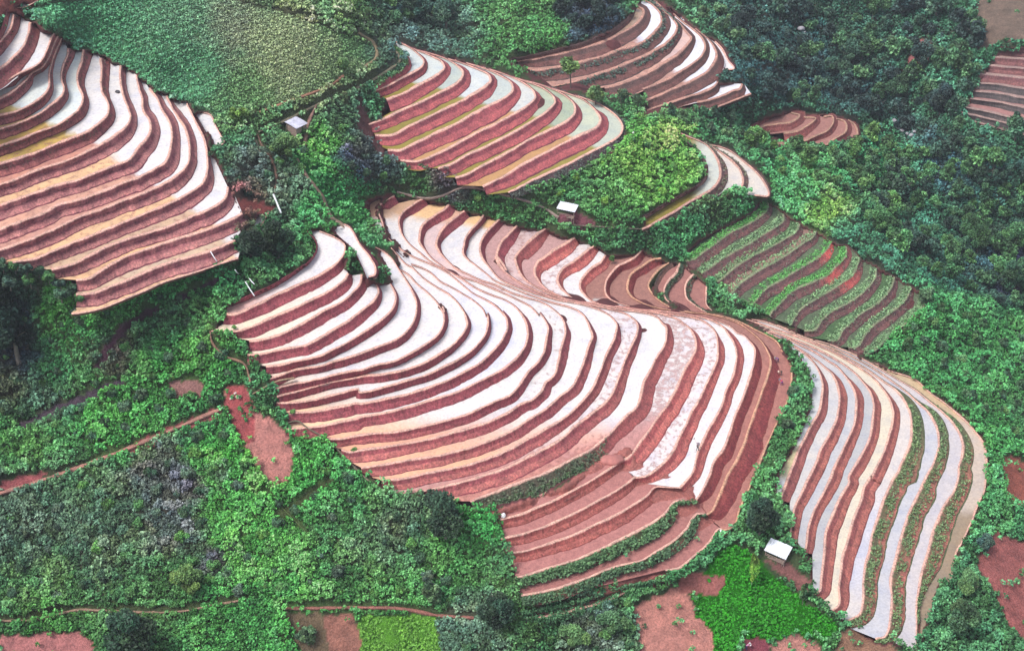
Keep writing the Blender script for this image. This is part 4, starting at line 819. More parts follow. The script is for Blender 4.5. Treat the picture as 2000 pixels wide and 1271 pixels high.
# world-space skirt that carries the ground on beyond the traced part
nr, nc = TU.shape
vid = np.arange(nr * nc).reshape(nr, nc)
F_ = np.stack([vid[1:, :-1], vid[1:, 1:], vid[:-1, 1:], vid[:-1, :-1]], -1).reshape(-1, 4)
ring = np.concatenate([vid[0, :], vid[1:, -1], vid[-1, -2::-1], vid[-2:0:-1, 0]])
RP = W3.reshape(-1, 3)[ring]; cen = np.array([0, 190.0])
dd = RP[:, :2] - cen; dd /= np.linalg.norm(dd, axis=1)[:, None]
VV = [W3.reshape(-1, 3)]; CC = [tc.reshape(-1, 3)]; FF = [F_]; last = ring; base = nr * nc
for dist, dz_ in ((60, 4), (200, 10), (600, 25), (2500, 60)):
    q_ = RP.copy(); q_[:, :2] += dd * dist; q_[:, 2] = q_[:, 2] * 0.6 + dz_ * (dd[:, 1] > 0.2) - 0.1 * dist * (dd[:, 1] < -0.5) * 0.3
    VV.append(q_); CC.append(np.tile(alb(50, 96, 60) * 0.7, (len(q_), 1)))
    cur = base + np.arange(len(q_)); base += len(q_)
    FF.append(np.stack([last, np.roll(last, -1), np.roll(cur, -1), cur], 1)); last = cur
ter = struct(mesh_obj('ground', np.concatenate(VV), np.concatenate(FF), M_GROUND, np.concatenate(CC), smooth=True))
# footpaths as strips on the ground
for p, w_, c in PATHS:
    P = smooth(np.array([(a, b, w_) for a, b in p]), 5); n = normals(P)
    rows = []
    wj = w_ * (0.7 + 0.6 * vnoise(np.arange(len(P)) / 3.0, 0 * P[:, 0], 4))
    for k in (-1, -0.4, 0.4, 1):
        q_ = P[:, :2] + n * (wj * k)[:, None]; rows.append(up3(q_[:, 0], q_[:, 1], zt(q_[:, 0], q_[:, 1]) + (0.3 if abs(k) < 1 else -0.1)))
    nn = len(P); V_ = np.concatenate(rows); idx = np.arange(nn - 1)
    F_ = np.concatenate([np.stack([r * nn + idx, r * nn + idx + 1, (r + 1) * nn + idx + 1, (r + 1) * nn + idx], 1) for r in range(3)])
    o = struct(mesh_obj('footpath', V_, F_, M_GROUND, np.tile(alb(*c), (len(V_), 1))))
# ------------------------------------------------------------------ vegetation
def worley(u, v, cell, s):
    gi = np.floor(u / cell).astype(np.int64); gj = np.floor(v / cell).astype(np.int64)
    bd = np.full(u.shape, 1e9); bid = np.zeros(u.shape); 
    for a in (-1, 0, 1):
        for b_ in (-1, 0, 1):
            i = gi + a; j = gj + b_
            cx = (i + 0.15 + 0.7 * hash2(i, j, s)) * cell; cy = (j + 0.15 + 0.7 * hash2(i, j, s + 1)) * cell
            d = np.hypot(u - cx, v - cy); k = d < bd
            bd = np.where(k, d, bd); bid = np.where(k, hash2(i, j, s + 2), bid)
    return bd / cell, bid
def leaf_mesh(name, C, size, col, up=0.45, aspect=1.6, link=True, parent=None, mat=None):
    """one quad per leaf; C (n,3) centres, size (n,), col (n,3)"""
    n = len(C)
    nrm = RNG.normal(size=(n, 3)); nrm[:, 2] = np.abs(nrm[:, 2]) + up; nrm /= np.linalg.norm(nrm, axis=1)[:, None]
    t = RNG.normal(size=(n, 3)); t -= (t * nrm).sum(1)[:, None] * nrm; t /= np.linalg.norm(t, axis=1)[:, None]
    bt = np.cross(nrm, t); a = (size * aspect * 0.5)[:, None]; b_ = (size * 0.5)[:, None]
    dr = np.zeros((n, 3)); dr[:, 2] = -size * 0.25
    P = np.stack([C - t * a + dr, C - bt * b_, C + t * a + dr, C + bt * b_], 1).reshape(-1, 3)
    F = np.arange(4 * n).reshape(n, 4)
    return mesh_obj(name, P, F, mat or M_LEAF, np.repeat(col, 4, 0), link=link, parent=parent)

STEP = 5.6
cu = np.arange(-90, 2090, STEP); cv = np.arange(-70, 1350, STEP)
U, V = np.meshgrid(cu, cv); U = (U + (RNG.random(U.shape) - .5) * STEP * 1.3).ravel(); V = (V + (RNG.random(V.shape) - .5) * STEP * 1.3).ravel()
edge_ok = inmask(U, V) & ~(inmask(U + 9, V) & inmask(U - 9, V) & inmask(U, V + 8) & inmask(U, V - 8)) & (fbm(U / 30, V / 30, 91) > 0.52) & (RNG.random(U.shape) < 0.55) & ~((U > 780) & (U < 1800) & (V < 700) & (V > 40))
keep = (~inmask(U, V) | edge_ok) & (soil_t(U, V, 2.2) < 0.5) & (soil_t(U, V - 5, -1.0) < 0.5)
for q_, _c in SOIL[5:]: keep |= inpoly(U, V, q_) & (RNG.random(U.shape) < 0.06 * (fbm(U / 25, V / 25, 44) > 0.5))
for hu, hv, hr in ((1522, 1098, 42), (1106, 424, 34), (578, 256, 30)): keep &= np.hypot(U - hu, (V - hv) * 1.3) > hr * (0.8 + 0.4 * fbm(U / 8, V / 8, 3))
ju = U + (fbm(U / 9.0, V / 9.0, 61) - 0.5) * 16; jv = V + (fbm(U / 9.0, V / 9.0, 62) - 0.5) * 16
CROP = [(100, 10), (230, 0), (420, -10), (600, 40), (735, 95), (725, 130), (660, 160), (600, 185), (500, 212), (440, 235), (400, 215), (300, 170), (200, 110), (100, 50), (60, 20)]
crop = inpoly(ju, jv, CROP); meadow = inpoly(ju, jv, GRASSY[0][0]); lime = inpoly(ju, jv, GRASSY[1][0])
FIELD2 = [(560, 1196), (695, 1200), (705, 1340), (600, 1340)]
sparse = inpoly(U, V, FIELD2) | inpoly(U, V, [(1905, -40), (2060, -40), (2060, 85), (1905, 100)])
keep &= ~(sparse & (RNG.random(U.shape) < 0.65))

def brush(U, V, crop, meadow, lime, kscale=1.0, nleaf=13, name='undergrowth'):
    n = len(U)
    d1, h1 = worley(U, V, 21.0, 3); d2, h2 = worley(U, V, 44.0, 9)
    b1 = np.sqrt(np.clip(1 - (d1 / 0.62) ** 2, 0, 1)) * (0.25 + h1); b2 = np.sqrt(np.clip(1 - (d2 / 0.6) ** 2, 0, 1)) * h2
    m = mpp(U, V, zt(U, V))
    flat = crop | meadow | lime
    hgt = np.where(flat, 0.12, 0.15 + 0.75 * b1 + 1.1 * b2 * (fbm(U / 80, V / 80, 77) > 0.45)) * kscale
    base = vegcol(U, V)
    base = np.where(crop[:, None], base * np.array([1.12, 1.12, 1.0]), base)
    var = np.where(flat, 1.0 + 0.28 * np.sin((U * 0.42 + V) / 2.2) * crop, (0.55 + 0.9 * h1) * (0.75 + 0.5 * h2))
    tint = np.stack([0.8 + 0.5 * h2, 1.0 + 0 * h1, 0.66 + 0.4 * h1], 1)
    c = base * var[:, None] * np.where(flat[:, None], 1, tint) * 2.0
    c = c * 0.84 + c.mean(1)[:, None] * 0.14 + 0.004
    c = np.where(meadow[:, None], alb(46, 132, 28) * (0.8 + 0.8 * fbm(U / 14, V / 14, 14))[:, None] * 1.25, c)
    c = np.where(lime[:, None], alb(112, 168, 66) * (0.7 + 0.6 * fbm(U / 14, V / 14, 15))[:, None] * 1.2, c)
    zb = zt(U, V)
    k = np.repeat(np.arange(n), nleaf)
    rr = np.where(flat, 3.2, 5.2)[k] * m[k]
    dirs = RNG.normal(size=(len(k), 3)); dirs /= np.linalg.norm(dirs, axis=1)[:, None]; dirs[:, 2] = np.abs(dirs[:, 2])
    off = dirs * rr[:, None] * RNG.uniform(0.45, 1.1, (len(k), 1)); off[:, 2] *= np.where(flat, 0.5, 1.15)[k]
    P = up3(U, V, zb)[k] + off; P[:, 2] += hgt[k]
    sz = m[k] * RNG.uniform(2.2, 4.6, len(k)) * np.where(flat, 0.8, 1.0)[k]
    lv = (1 + RNG.uniform(-0.6, 0.6, len(k)) * np.where(flat, 0.55, 1.0)[k])[:, None] * (1 + 0.35 * (dirs[:, 2:3] - 0.5))
    return leaf_mesh(name, P, sz, np.clip(c[k] * lv, 0.004, 0.6))
sel = keep & ~crop & ~meadow & ~lime
stuff(brush(U[sel], V[sel], crop[sel], meadow[sel], lime[sel]), 'dense green bushes and scrub covering the slopes between the terraces')
cu = np.arange(50, 760, 3.4); cv = np.arange(-30, 250, 3.4); U2, V2 = np.meshgrid(cu, cv)
U2 = (U2 + (RNG.random(U2.shape) - .5) * 3).ravel(); V2 = (V2 + (RNG.random(V2.shape) - .5) * 3).ravel()
k2 = inpoly(U2 + (fbm(U2 / 9, V2 / 9, 61) - .5) * 16, V2 + (fbm(U2 / 9, V2 / 9, 62) - .5) * 16, CROP) & ~inmask(U2, V2) & (soil_t(U2, V2) < .5) & (RNG.random(U2.shape) < 0.82)
U2 = U2[k2]; V2 = V2[k2]; z0 = np.zeros(len(U2), bool)
stuff(brush(U2, V2, ~z0, z0, z0, 1, 5, 'crop_plants'), 'low grey-green crop plants in rows on the hill field')
sel = keep & (meadow | lime)
stuff(brush(U[sel], V[sel], crop[sel], meadow[sel], lime[sel], 1, 14, 'meadow_grass'), 'bright green grass of the field below the thatched hut')
# grass and weeds on banks
GU_, GV_, GZ, GC, GS_ = [], [], [], [], []
def bankveg(nm, idx, dens, frac, colr, urange=None, h=0.4, sz=1.0, vrange=None):
    for (b, i, cr, n, wv, zk, zn) in BANKS:
        if b != nm or i not in idx: continue
        m = int(len(cr) * 6 * dens); k = RNG.uniform(0, len(cr) - 1.01, m); a = k.astype(int); f = (k - a)[:, None]
        t = RNG.uniform(frac[0], frac[1], m); p = cr[a] * (1 - f) + cr[a + 1] * f; nn = n[a]; ww = wv[a]
        q_ = p + nn * (ww * t)[:, None]; z = zk + (zn - zk) * np.clip(t, 0, 1) + 0.12
        ok = np.ones(m, bool)
        if urange: ok &= (q_[:, 0] > urange[0]) & (q_[:, 0] < urange[1])
        if vrange: ok &= (q_[:, 1] > vrange[0]) & (q_[:, 1] < vrange[1])
        ok &= fbm(q_[:, 0] / 16, q_[:, 1] / 16, 31) > RNG.uniform(0.25, 0.6, m)
        GU_.append(q_[ok, 0]); GV_.append(q_[ok, 1]); GZ.append(z[ok] + RNG.uniform(0, h, ok.sum())); GC.append(np.tile(alb(*colr), (ok.sum(), 1))); GS_.append(np.full(ok.sum(), sz))
bankveg('G', (6, 7, 8), 3.5, (0.08, 0.72), (112, 138, 92), h=0.3, vrange=(790, 1400)); bankveg('G', (9,), 1.5, (0.4, 2.5), (90, 140, 80))
bankveg('K', (4,), 7, (0.1, 0.95), (90, 126, 84), h=0.8, sz=1.3); bankveg('K', (5,), 5, (0.1, 0.9), (84, 116, 82), h=0.8, sz=1.2); bankveg('K', (6,), 7, (0.1, 1.2), (74, 140, 84), h=0.8, sz=1.2)
bankveg('L', (0, 1), 6, (-0.6, 1.0), (84, 130, 88), h=0.5, sz=1.1)
bankveg('C', (17,), 4, (0.08, 0.98), (92, 104, 80), urange=(930, 1185), vrange=(800, 1100), h=0.3); bankveg('C', (17,), 3, (0.5, 0.98), (84, 116, 76), urange=(930, 1140), vrange=(800, 1100), h=0.2)
bankveg('C', (23,), 4, (0.1, 2.0), (86, 128, 70), vrange=(650, 1010), h=0.4)
bankveg('D', (1, 2, 3), 3, (0.1, 0.6), (74, 92, 70), h=0.3)
bankveg('B', (0,), 6, (-2.2, 0.15), (92, 132, 84), h=0.4); bankveg('B', (10,), 2.0, (0.1, 1.0), (88, 96, 88), h=0.3)
bankveg('E', (2, 3), 2.0, (0.05, 0.5), (78, 100, 88), h=0.2); bankveg('J', (1, 2), 1.5, (0.3, 0.9), (110, 112, 90), h=0.2)
bankveg('A', tuple(range(1, 9)), 0.6, (0.1, 0.5), (96, 84, 72), h=0.15, sz=0.7)
# grassed terraces: each bed of the green block
for (b, i, cr, n, wv, zk, zn) in BANKS:
    if b == 'F' and i > 0:
        m = len(cr) * 34; k = RNG.uniform(0, len(cr) - 1.01, m); a = k.astype(int); f = (k - a)[:, None]
        p = cr[a] * (1 - f) + cr[a + 1] * f; p = p + n[a] * (-RNG.uniform(0.5, 15, m))[:, None]
        ok = fbm(p[:, 0] / 20, p[:, 1] / 20, 55) > RNG.uniform(0.1, 0.62, m)
        base = alb(132, 168, 120) if i not in (1, 5, 6) else alb(104, 176, 92)
        if i == 4: ok &= RNG.random(m) < 0.5
        GU_.append(p[ok, 0]); GV_.append(p[ok, 1]); GZ.append(zk + RNG.uniform(0.05, 0.4, ok.sum())); GC.append(np.tile(base, (ok.sum(), 1)) * RNG.uniform(0.8, 1.2, (ok.sum(), 1))); GS_.append(np.full(ok.sum(), 0.75))
bankveg('F', tuple(range(1, 12)), 0.8, (0.0, 0.9), (104, 104, 88), h=0.2, sz=0.7)
u_, v_, z_, c_, s_ = map(np.concatenate, (GU_, GV_, GZ, GC, GS_))
m_ = mpp(u_, v_, z_)
k = np.repeat(np.arange(len(u_)), 2)
P = up3(u_, v_, z_)[k] + RNG.normal(size=(len(k), 3)) * m_[k][:, None] * 1.2 * s_[k][:, None]
stuff(leaf_mesh('bank_grass', P, m_[k] * RNG.uniform(1.8, 3.6, len(k)) * s_[k], np.clip(c_[k] * RNG.uniform(0.7, 1.5, (len(k), 1)) * 1.15, 0.004, 0.6)), 'grass and weeds growing on terrace banks')

# ---- trees
def trunk_bm(h, r, lean, limbs, rng):
    bm = bmesh.new()
    def tube(pts, rad, seg=7):
        rings = []
        for p, q_ in zip(pts, rad):
            rings.append([bm.verts.new((p[0] + math.cos(t * 2 * math.pi / seg) * q_, p[1] + math.sin(t * 2 * math.pi / seg) * q_, p[2])) for t in range(seg)])
        for a, b_ in zip(rings[:-1], rings[1:]):
            for t in range(seg): bm.faces.new((a[t], a[(t + 1) % seg], b_[(t + 1) % seg], b_[t]))
        bm.faces.new(rings[-1])
    tube([(0, 0, -0.6), (0.03 * h * lean, 0, 0.15 * h), (0.08 * h * lean, 0.02 * h, 0.45 * h), (0.12 * h * lean, 0.0, 0.8 * h)], [r * 1.5, r, r * 0.75, r * 0.3])
    for k in range(limbs):
        a = k * 2.4 + rng.random(); z0 = h * rng.uniform(0.28, 0.55); l = h * rng.uniform(0.25, 0.38)
        x0 = 0.07 * h * lean
        tube([(x0, 0, z0), (x0 + math.cos(a) * l * 0.5, math.sin(a) * l * 0.5, z0 + l * 0.45), (x0 + math.cos(a) * l, math.sin(a) * l, z0 + l * 0.8)], [r * 0.5, r * 0.33, r * 0.12], 5)
    me = bpy.data.meshes.new('trunk'); bm.to_mesh(me); bm.free(); me.materials.append(M_BARK); return me
def crown_mesh(kind, seed, fine=False):
    """crown of unit radius centred at z ~ 1.0 (the tree is about 2.2 tall)"""
    global RNG
    sv = RNG; RNG = np.random.default_rng(seed)
    cs, rs = [], []
    if kind == 'round': nb, hz, zc, rad = 15, 0.75, 1.15, 1.0
    elif kind == 'tall': nb, hz, zc, rad = 16, 1.25, 1.5, 0.75
    elif kind == 'open': nb, hz, zc, rad = 11, 0.5, 1.5, 1.0
    else: nb, hz, zc, rad = 13, 0.6, 0.85, 1.0
    for _ in range(nb):
        d = RNG.normal(size=3); d /= np.linalg.norm(d); r = RNG.uniform(0.35, 0.72)
        cs.append((d[0] * r * rad, d[1] * r * rad, zc + d[2] * r * hz)); rs.append(RNG.uniform(0.2, 0.42))
    cs = np.array(cs); rs = np.array(rs); per = (125 if kind != 'open' else 90) * (4 if fine else 1)
    k = np.repeat(np.arange(nb), per); d = RNG.normal(size=(len(k), 3)); d /= np.linalg.norm(d, axis=1)[:, None]
    rr = RNG.uniform(0.6, 1.08, len(k)) * rs[k]
    P = cs[k] + d * rr[:, None]
    sh = (0.45 + 1.15 * RNG.random(nb))[k] * RNG.uniform(0.5, 1.6, len(k))
    warm = (0.85 + 0.3 * RNG.random(nb))[k]
    col = np.stack([0.105 * warm, 0.17 + 0 * warm, 0.09 / warm], 1) * sh[:, None]
    o = leaf_mesh('crown', P, RNG.uniform(0.08, 0.19, len(k)) * (0.5 if fine else 1), col, up=0.6, link=False)
    me = o.data; bpy.data.objects.remove(o); RNG = sv; return me
rt = random.Random(5)
CROWNS = {k: [crown_mesh(k, 100 + 7 * j + len(k)) for j in range(3)] for k in ('round', 'tall', 'open', 'bush')}
FINE = {k: [crown_mesh(k, 300 + 7 * j + len(k), True) for j in range(2)] for k in ('round', 'tall')}
TRUNKS = {'round': trunk_bm(1.6, 0.07, 1, 5, rt), 'tall': trunk_bm(2.2, 0.055, 0.5, 5, rt), 'open': trunk_bm(1.9, 0.05, 1.5, 6, rt), 'bush': trunk_bm(1.0, 0.05, 1, 4, rt)}
PALE = trunk_bm(2.2, 0.035, 0.5, 4, rt); PALE.materials[0] = M_PALEBARK
def tree(u, v, rpx, kind, tint, label, cat='tree', group=None, name=None, hs=1.0, pale=False, z=None):
    """u, v: where the trunk meets the ground; rpx crown radius in source pixels"""
    zg = float(zt(u, v)) if z is None else z; p = up3(u, v, zg); s = float(mpp(u, v, zg)) * rpx
    t = thing(name or {'round': 'broadleaf_tree', 'tall': 'tall_tree', 'open': 'open_crowned_tree', 'bush': 'small_tree'}[kind], label, cat, tuple(p), rt.uniform(0, 6.28), group)
    t.scale = (s, s, s * hs)
    for nm, me in (('crown', rt.choice(FINE[kind] if rpx >= 28 and kind in FINE else CROWNS[kind])), ('trunk', PALE if pale else TRUNKS[kind])):
        c = bpy.data.objects.new(nm, me); SC.collection.objects.link(c); c.parent = t; c.color = (*tint, 1) if nm == 'crown' else (1, 1, 1, 1)
    return t
DK, MD, LT, BL, YL = (0.24, 0.34, 0.34), (0.8, 0.95, 0.8), (1.0, 1.15, 0.6), (0.5, 0.72, 1.0), (1.5, 1.6, 0.6)
NT = [
 (868,1058,58,'round',DK,'large dark broad tree at the lower left edge of the big red terraces',1.05),
 (1483,1052,42,'tall',DK,'dark dense tree beside the white-roofed hut at the bottom right',1.0),
 (972,1232,46,'tall',(0.24,0.36,0.34),'dark bushy tree in front of the lowest red terraces, above the scrub',0.9),
 (270,1302,62,'tall',(0.27,0.42,0.36),'tall dark tree with a pale top at the bottom left, across the footpath',0.95),
 (372,1160,34,'round',LT,'yellow-green rounded tree beside purple shrubs, up and right of the tall bottom left tree',1.0),
 (490,512,40,'round',DK,'left of the two dark trees at the foot of the left hillside terraces',0.9),
 (545,508,42,'round',(0.27,0.42,0.36),'right of the two dark trees at the foot of the left hillside terraces',1.0),
 (558,318,32,'round',(0.95,1.1,0.7),'round green tree just below the grey-roofed hut',0.95),
 (470,240,24,'bush',YL,'light green small tree at the right end of the crop field',1.0),
 (1468,1142,13,'tall',(2.0,2.3,0.7),'slim lime green tree with a pale trunk standing in the bright green field',2.5),
 (1567,1182,12,'tall',(0.6,0.8,0.6),'slender dark green tree on the right margin of the bright green field',2.0),
 (1115,168,26,'open',(1.3,1.4,0.8),'light airy tree in front of the far red terraces',1.1),
 (1163,205,20,'round',(1.2,1.3,0.9),'green tree behind the ridge of the upper middle terraces, right of the airy one',1.1),
 (1214,215,17,'open',(0.7,0.8,0.7),'left of two thin dark trees at the foot of the far terraces',1.2),
 (1247,218,15,'open',(0.7,0.8,0.7),'right of two thin dark trees at the foot of the far terraces',1.2),
 (845,1182,24,'tall',MD,'narrow green tree in the scrub left of the dark tree by the lowest terraces',1.0),
 (1192,1240,34,'round',(0.7,0.95,0.75),'dark bushy tree on the bottom edge left of the bare pink field',0.9),
 (1120,1262,34,'round',(0.95,1.2,0.8),'pale green bushy tree on the bottom edge left of the dark one',0.8),
 (35,700,62,'round',(0.22,0.32,0.42),'big dark blue-green tree at the left edge of the picture',1.0),
 (10,610,40,'round',(0.28,0.38,0.44),'dark tree at the left edge, behind the biggest one',1.0),
 (1868,1240,40,'round',(0.7,0.95,0.75),'dark green tree in the bottom right corner beside the last paddy',1.0),
 (1885,1160,30,'round',(0.9,1.15,0.8),'mid green tree above the corner tree, near the bare red patch',0.9),
 (1918,1070,20,'bush',(0.4,0.5,0.7),'small dark blue-green tree at the tip of the lower bare red patch',1.0),
 (1810,590,20,'bush',MD,'small green tree at the right tip of the grassed terraces',1.0),
 (1550,775,15,'bush',(0.6,0.75,0.7),'small dark tree on the green bank left of the pale grey paddies, upper one',1.1),
 (1537,838,16,'bush',(0.7,0.75,0.7),'small dark tree on the green bank left of the pale grey paddies, lower one',1.1),
 (1515,915,16,'bush',(0.8,1.05,0.7),'small green tree on the green bank just above the dense dark tree',1.0),
 (815,48,34,'round',(0.7,0.95,1.2),'blue-green tree in the wood above the upper middle terraces, left one',1.0),
 (870,62,36,'round',(0.6,0.8,1.05),'blue-green tree in the wood above the upper middle terraces, right one',1.0),
 (700,60,18,'round',MD,'round green tree above the loop of the hill path',1.0),
 (672,140,15,'bush',(1.2,1.3,0.8),'bright green small tree at the lower right corner of the crop field',1.2),
 (600,1255,24,'bush',MD,'green bush-like tree left of the half bare field at the bottom',1.0),
 (1280,150 - 20,12,'bush',(0.8,0.9,0.8),'tiny tree on the far terraces',1.0),
 (1980,280,26,'tall',(0.6,0.95,1.0),'tall dark tree in front of the far right terraces at the edge of the picture',1.0),
 (1195,500 + 12,7,'bush',(1.2,1.6,0.8),'tiny bright green plant on the bank above the brown mud terraces',1.5),
 (935,395,10,'bush',(1.1,1.4,0.8),'small green tree between the upper and central terraces',1.4),
]
del NT[32]
for u, v, r, kd, tn, lb, hs in NT:
    tree(u, v, r, kd, tn, lb, hs=hs, pale='pale trunk' in lb)
for k, (u, v, r, bz) in enumerate([(6,522,17,21),(30,524,15,20.5),(52,527,16,20.5),(76,532,16,19.5),(96,544,16,18.8),(118,556,16,18),(142,566,15,17.2),(156,586,14,16.5),(146,610,12,15.2),(120,580,18,17.5),(60,552,18,18.5),(20,556,18,18.5)]):
    tree(u, v + 4, r, 'bush', [(0.45, 0.6, 0.6), (0.6, 0.95, 0.55), (0.5, 0.6, 0.75)][k % 3], 'rounded bush along the lower left end of the left hillside terraces', cat='bush', group='bushes at the end of the left hillside terraces', name='bush', hs=0.8, z=max(bz - 0.5, float(zt(u, v + 4))))
# the woods: zones with their own mix
ZONES = [
 ('gully', [(450,280),(560,262),(700,250),(790,350),(770,372),(700,370),(640,300),(560,372),(470,400)], 40, (8, 15), 'rounded shrub in the bushy gully between the left hillside and the upper middle terraces', 'shrubs of the gully', [(0.5,0.7,0.65),(0.9,1.3,0.7),(0.7,0.7,0.9)]),
 ('knoll', [(1130,340),(1240,262),(1340,300),(1330,380),(1200,410),(1050,385)], 34, (7, 13), 'bushy shrub on the bright green knoll left of the short olive paddy', 'shrubs of the bright knoll', [(1.5,1.9,0.6),(1.1,1.6,0.7),(0.8,1.2,0.7)]),
 ('west', [(10,620),(120,640),(400,560),(420,640),(460,740),(330,720),(430,790),(200,860),(0,920)], 46, (8, 17), 'shrub on the green slope left of the big central terraces', 'shrubs of the left slope', [(0.5,0.7,0.65),(0.8,1.2,0.6),(0.7,0.8,0.8)]),
 ('south', [(10,1000),(300,900),(440,830),(500,950),(620,900),(780,1010),(900,1180),(480,1160),(10,1190)], 44, (8, 18), 'shrub in the wide scrub of the lower left, above the footpath', 'shrubs of the lower left scrub', [(0.45,0.6,0.55),(0.9,1.4,0.6),(0.8,0.8,0.95),(0.7,1.1,0.6)]),
 ('foot', [(1020,1220),(1230,1165),(1240,1290),(880,1290)], 40, (10, 18), 'shrub along the bottom edge between the lowest terraces and the bare pink field', 'shrubs of the bottom edge', [(0.5,0.75,0.6),(0.8,1.2,0.7)]),
 ('valley', [(1440,10),(1560,-20),(1700,-20),(1900,-20),(1905,110),(1870,230),(1880,260),(1760,260),(1690,235),(1640,215),(1560,215),(1480,190),(1440,130)], 37, (11, 30), 'dark tree in the dense blue-green wood behind the small brown terraces', 'trees of the wood on the far slope', [(0.34,0.45,0.7),(0.5,0.72,0.85),(0.65,0.95,0.8),(0.28,0.36,0.6)]),
 ('ridge', [(1290,-20),(1440,-20),(1450,60),(1440,110),(1400,60),(1330,20)], 36, (14, 22), 'green tree beside the crest of the far red terraces', 'trees along the crest of the far terraces', [(0.8,1.05,0.95),(1.0,1.2,1.0)]),
 ('top', [(1060,-20),(1240,-20),(1225,20),(1180,50),(1150,75),(1100,40)], 34, (15, 24), 'very dark tree above the far red terraces at the top', 'dark trees at the top middle', [(0.2,0.26,0.42),(0.26,0.34,0.5)]),
 ('topl', [(680,-20),(900,-20),(860,40),(760,60),(690,30)], 36, (13, 20), 'green tree of the wood on the top edge, left of the middle', 'trees of the wood on the top edge', [(0.7,0.95,0.8),(0.85,1.1,0.8)]),
 ('mid', [(1470,290),(1560,290),(1700,275),(1780,320),(1740,420),(1700,400),(1600,370),(1540,360),(1500,330)], 36, (10, 25), 'bright green tree in the wood below the small brown terraces', 'bright green trees in the valley', [(0.95,1.35,0.85),(1.1,1.5,0.8),(0.8,1.15,0.9)]),
 ('gorge', [(1690,400),(1800,300),(1900,300),(2030,360),(2040,640),(1960,600),(1860,560),(1810,540),(1750,500),(1690,450)], 34, (12, 30), 'green tree in the deep wooded gorge at the right edge', 'trees in the gorge', [(0.5,0.8,0.7),(0.75,1.2,0.8),(0.34,0.5,0.62),(0.6,1.0,0.7)]),
 ('lower', [(1800,600),(1900,630),(2030,680),(2030,800),(1990,870),(1900,800),(1830,720),(1760,690)], 44, (9, 15), 'small green tree on the slope right of the pale grey paddies', 'small trees on the right slope', [(0.8,1.15,0.8),(0.6,0.85,0.8)]),
 ('jade', [(1240,190),(1330,215),(1440,230),(1470,290),(1400,270),(1320,240)], 32, (10, 15), 'small green tree between the far terraces and the short olive paddy', 'small trees behind the bright green knoll', [(0.8,1.0,0.85),(0.6,0.75,0.8)]),
]
for zn_, poly, sp, rr, lb, gp, tints in ZONES:
    poly = np.array(poly, float); placed = []
    for _ in range(1500):
        u, v = rt.uniform(poly[:, 0].min(), poly[:, 0].max()), rt.uniform(poly[:, 1].min(), poly[:, 1].max())
        if not inpoly(np.array([u]), np.array([v]), poly)[0] or inmask(u, v + 4) or inmask(u, v - 14) or soil_t(np.array([u]), np.array([v]))[0] > 0: continue
        if any((u - a) ** 2 + (v - b_) ** 2 < (sp * 0.72) ** 2 for a, b_ in placed): continue
        placed.append((u, v)); r = rt.uniform(*rr); tn = rt.choice(tints); j = rt.uniform(0.85, 1.15)
        sh_ = 'shrub' in lb
        tree(u, v, r, 'bush' if sh_ else rt.choice(['round', 'round', 'tall', 'bush']), tuple(x * j for x in tn), lb, cat='shrub' if sh_ else 'tree', group=gp, name='shrub' if sh_ else 'wood_tree', hs=rt.uniform(0.85, 1.15))
# ------------------------------------------------------------------ huts, people, small things
def bm_obj(name, bm, mat, parent=None):
    me = bpy.data.meshes.new(name); bm.normal_update(); bm.to_mesh(me); bm.free()
    for m in (mat if isinstance(mat, list) else [mat]): me.materials.append(m)
    o = bpy.data.objects.new(name, me); SC.collection.objects.link(o)
    if parent: o.parent = parent
    return o
def add_box(bm, c, s, rot=None):
    r = bmesh.ops.create_cube(bm, size=1.0)
    M = Matrix.Translation(c) @ (rot.to_4x4() if rot else Matrix.Identity(4)) @ Matrix.Diagonal((*s, 1))
    bmesh.ops.transform(bm, matrix=M, verts=r['verts'])
def add_tube(bm, pts, rad, seg=8):
    pts = [Vector(p) for p in pts]; rings = []
    rad = rad if isinstance(rad, (list, tuple)) else [rad] * len(pts)
    for i, p in enumerate(pts):
        d = (pts[min(i + 1, len(pts) - 1)] - pts[max(i - 1, 0)]).normalized(); q = d.to_track_quat('Z', 'Y')
        rings.append([bm.verts.new(p + q @ Vector((math.cos(t * 2 * math.pi / seg) * rad[i], math.sin(t * 2 * math.pi / seg) * rad[i], 0))) for t in range(seg)])
    for a, b_ in zip(rings[:-1], rings[1:]):
        for t in range(seg): bm.faces.new((a[t], a[(t + 1) % seg], b_[(t + 1) % seg], b_[t]))
    bm.faces.new(rings[0][::-1]); bm.faces.new(rings[-1])
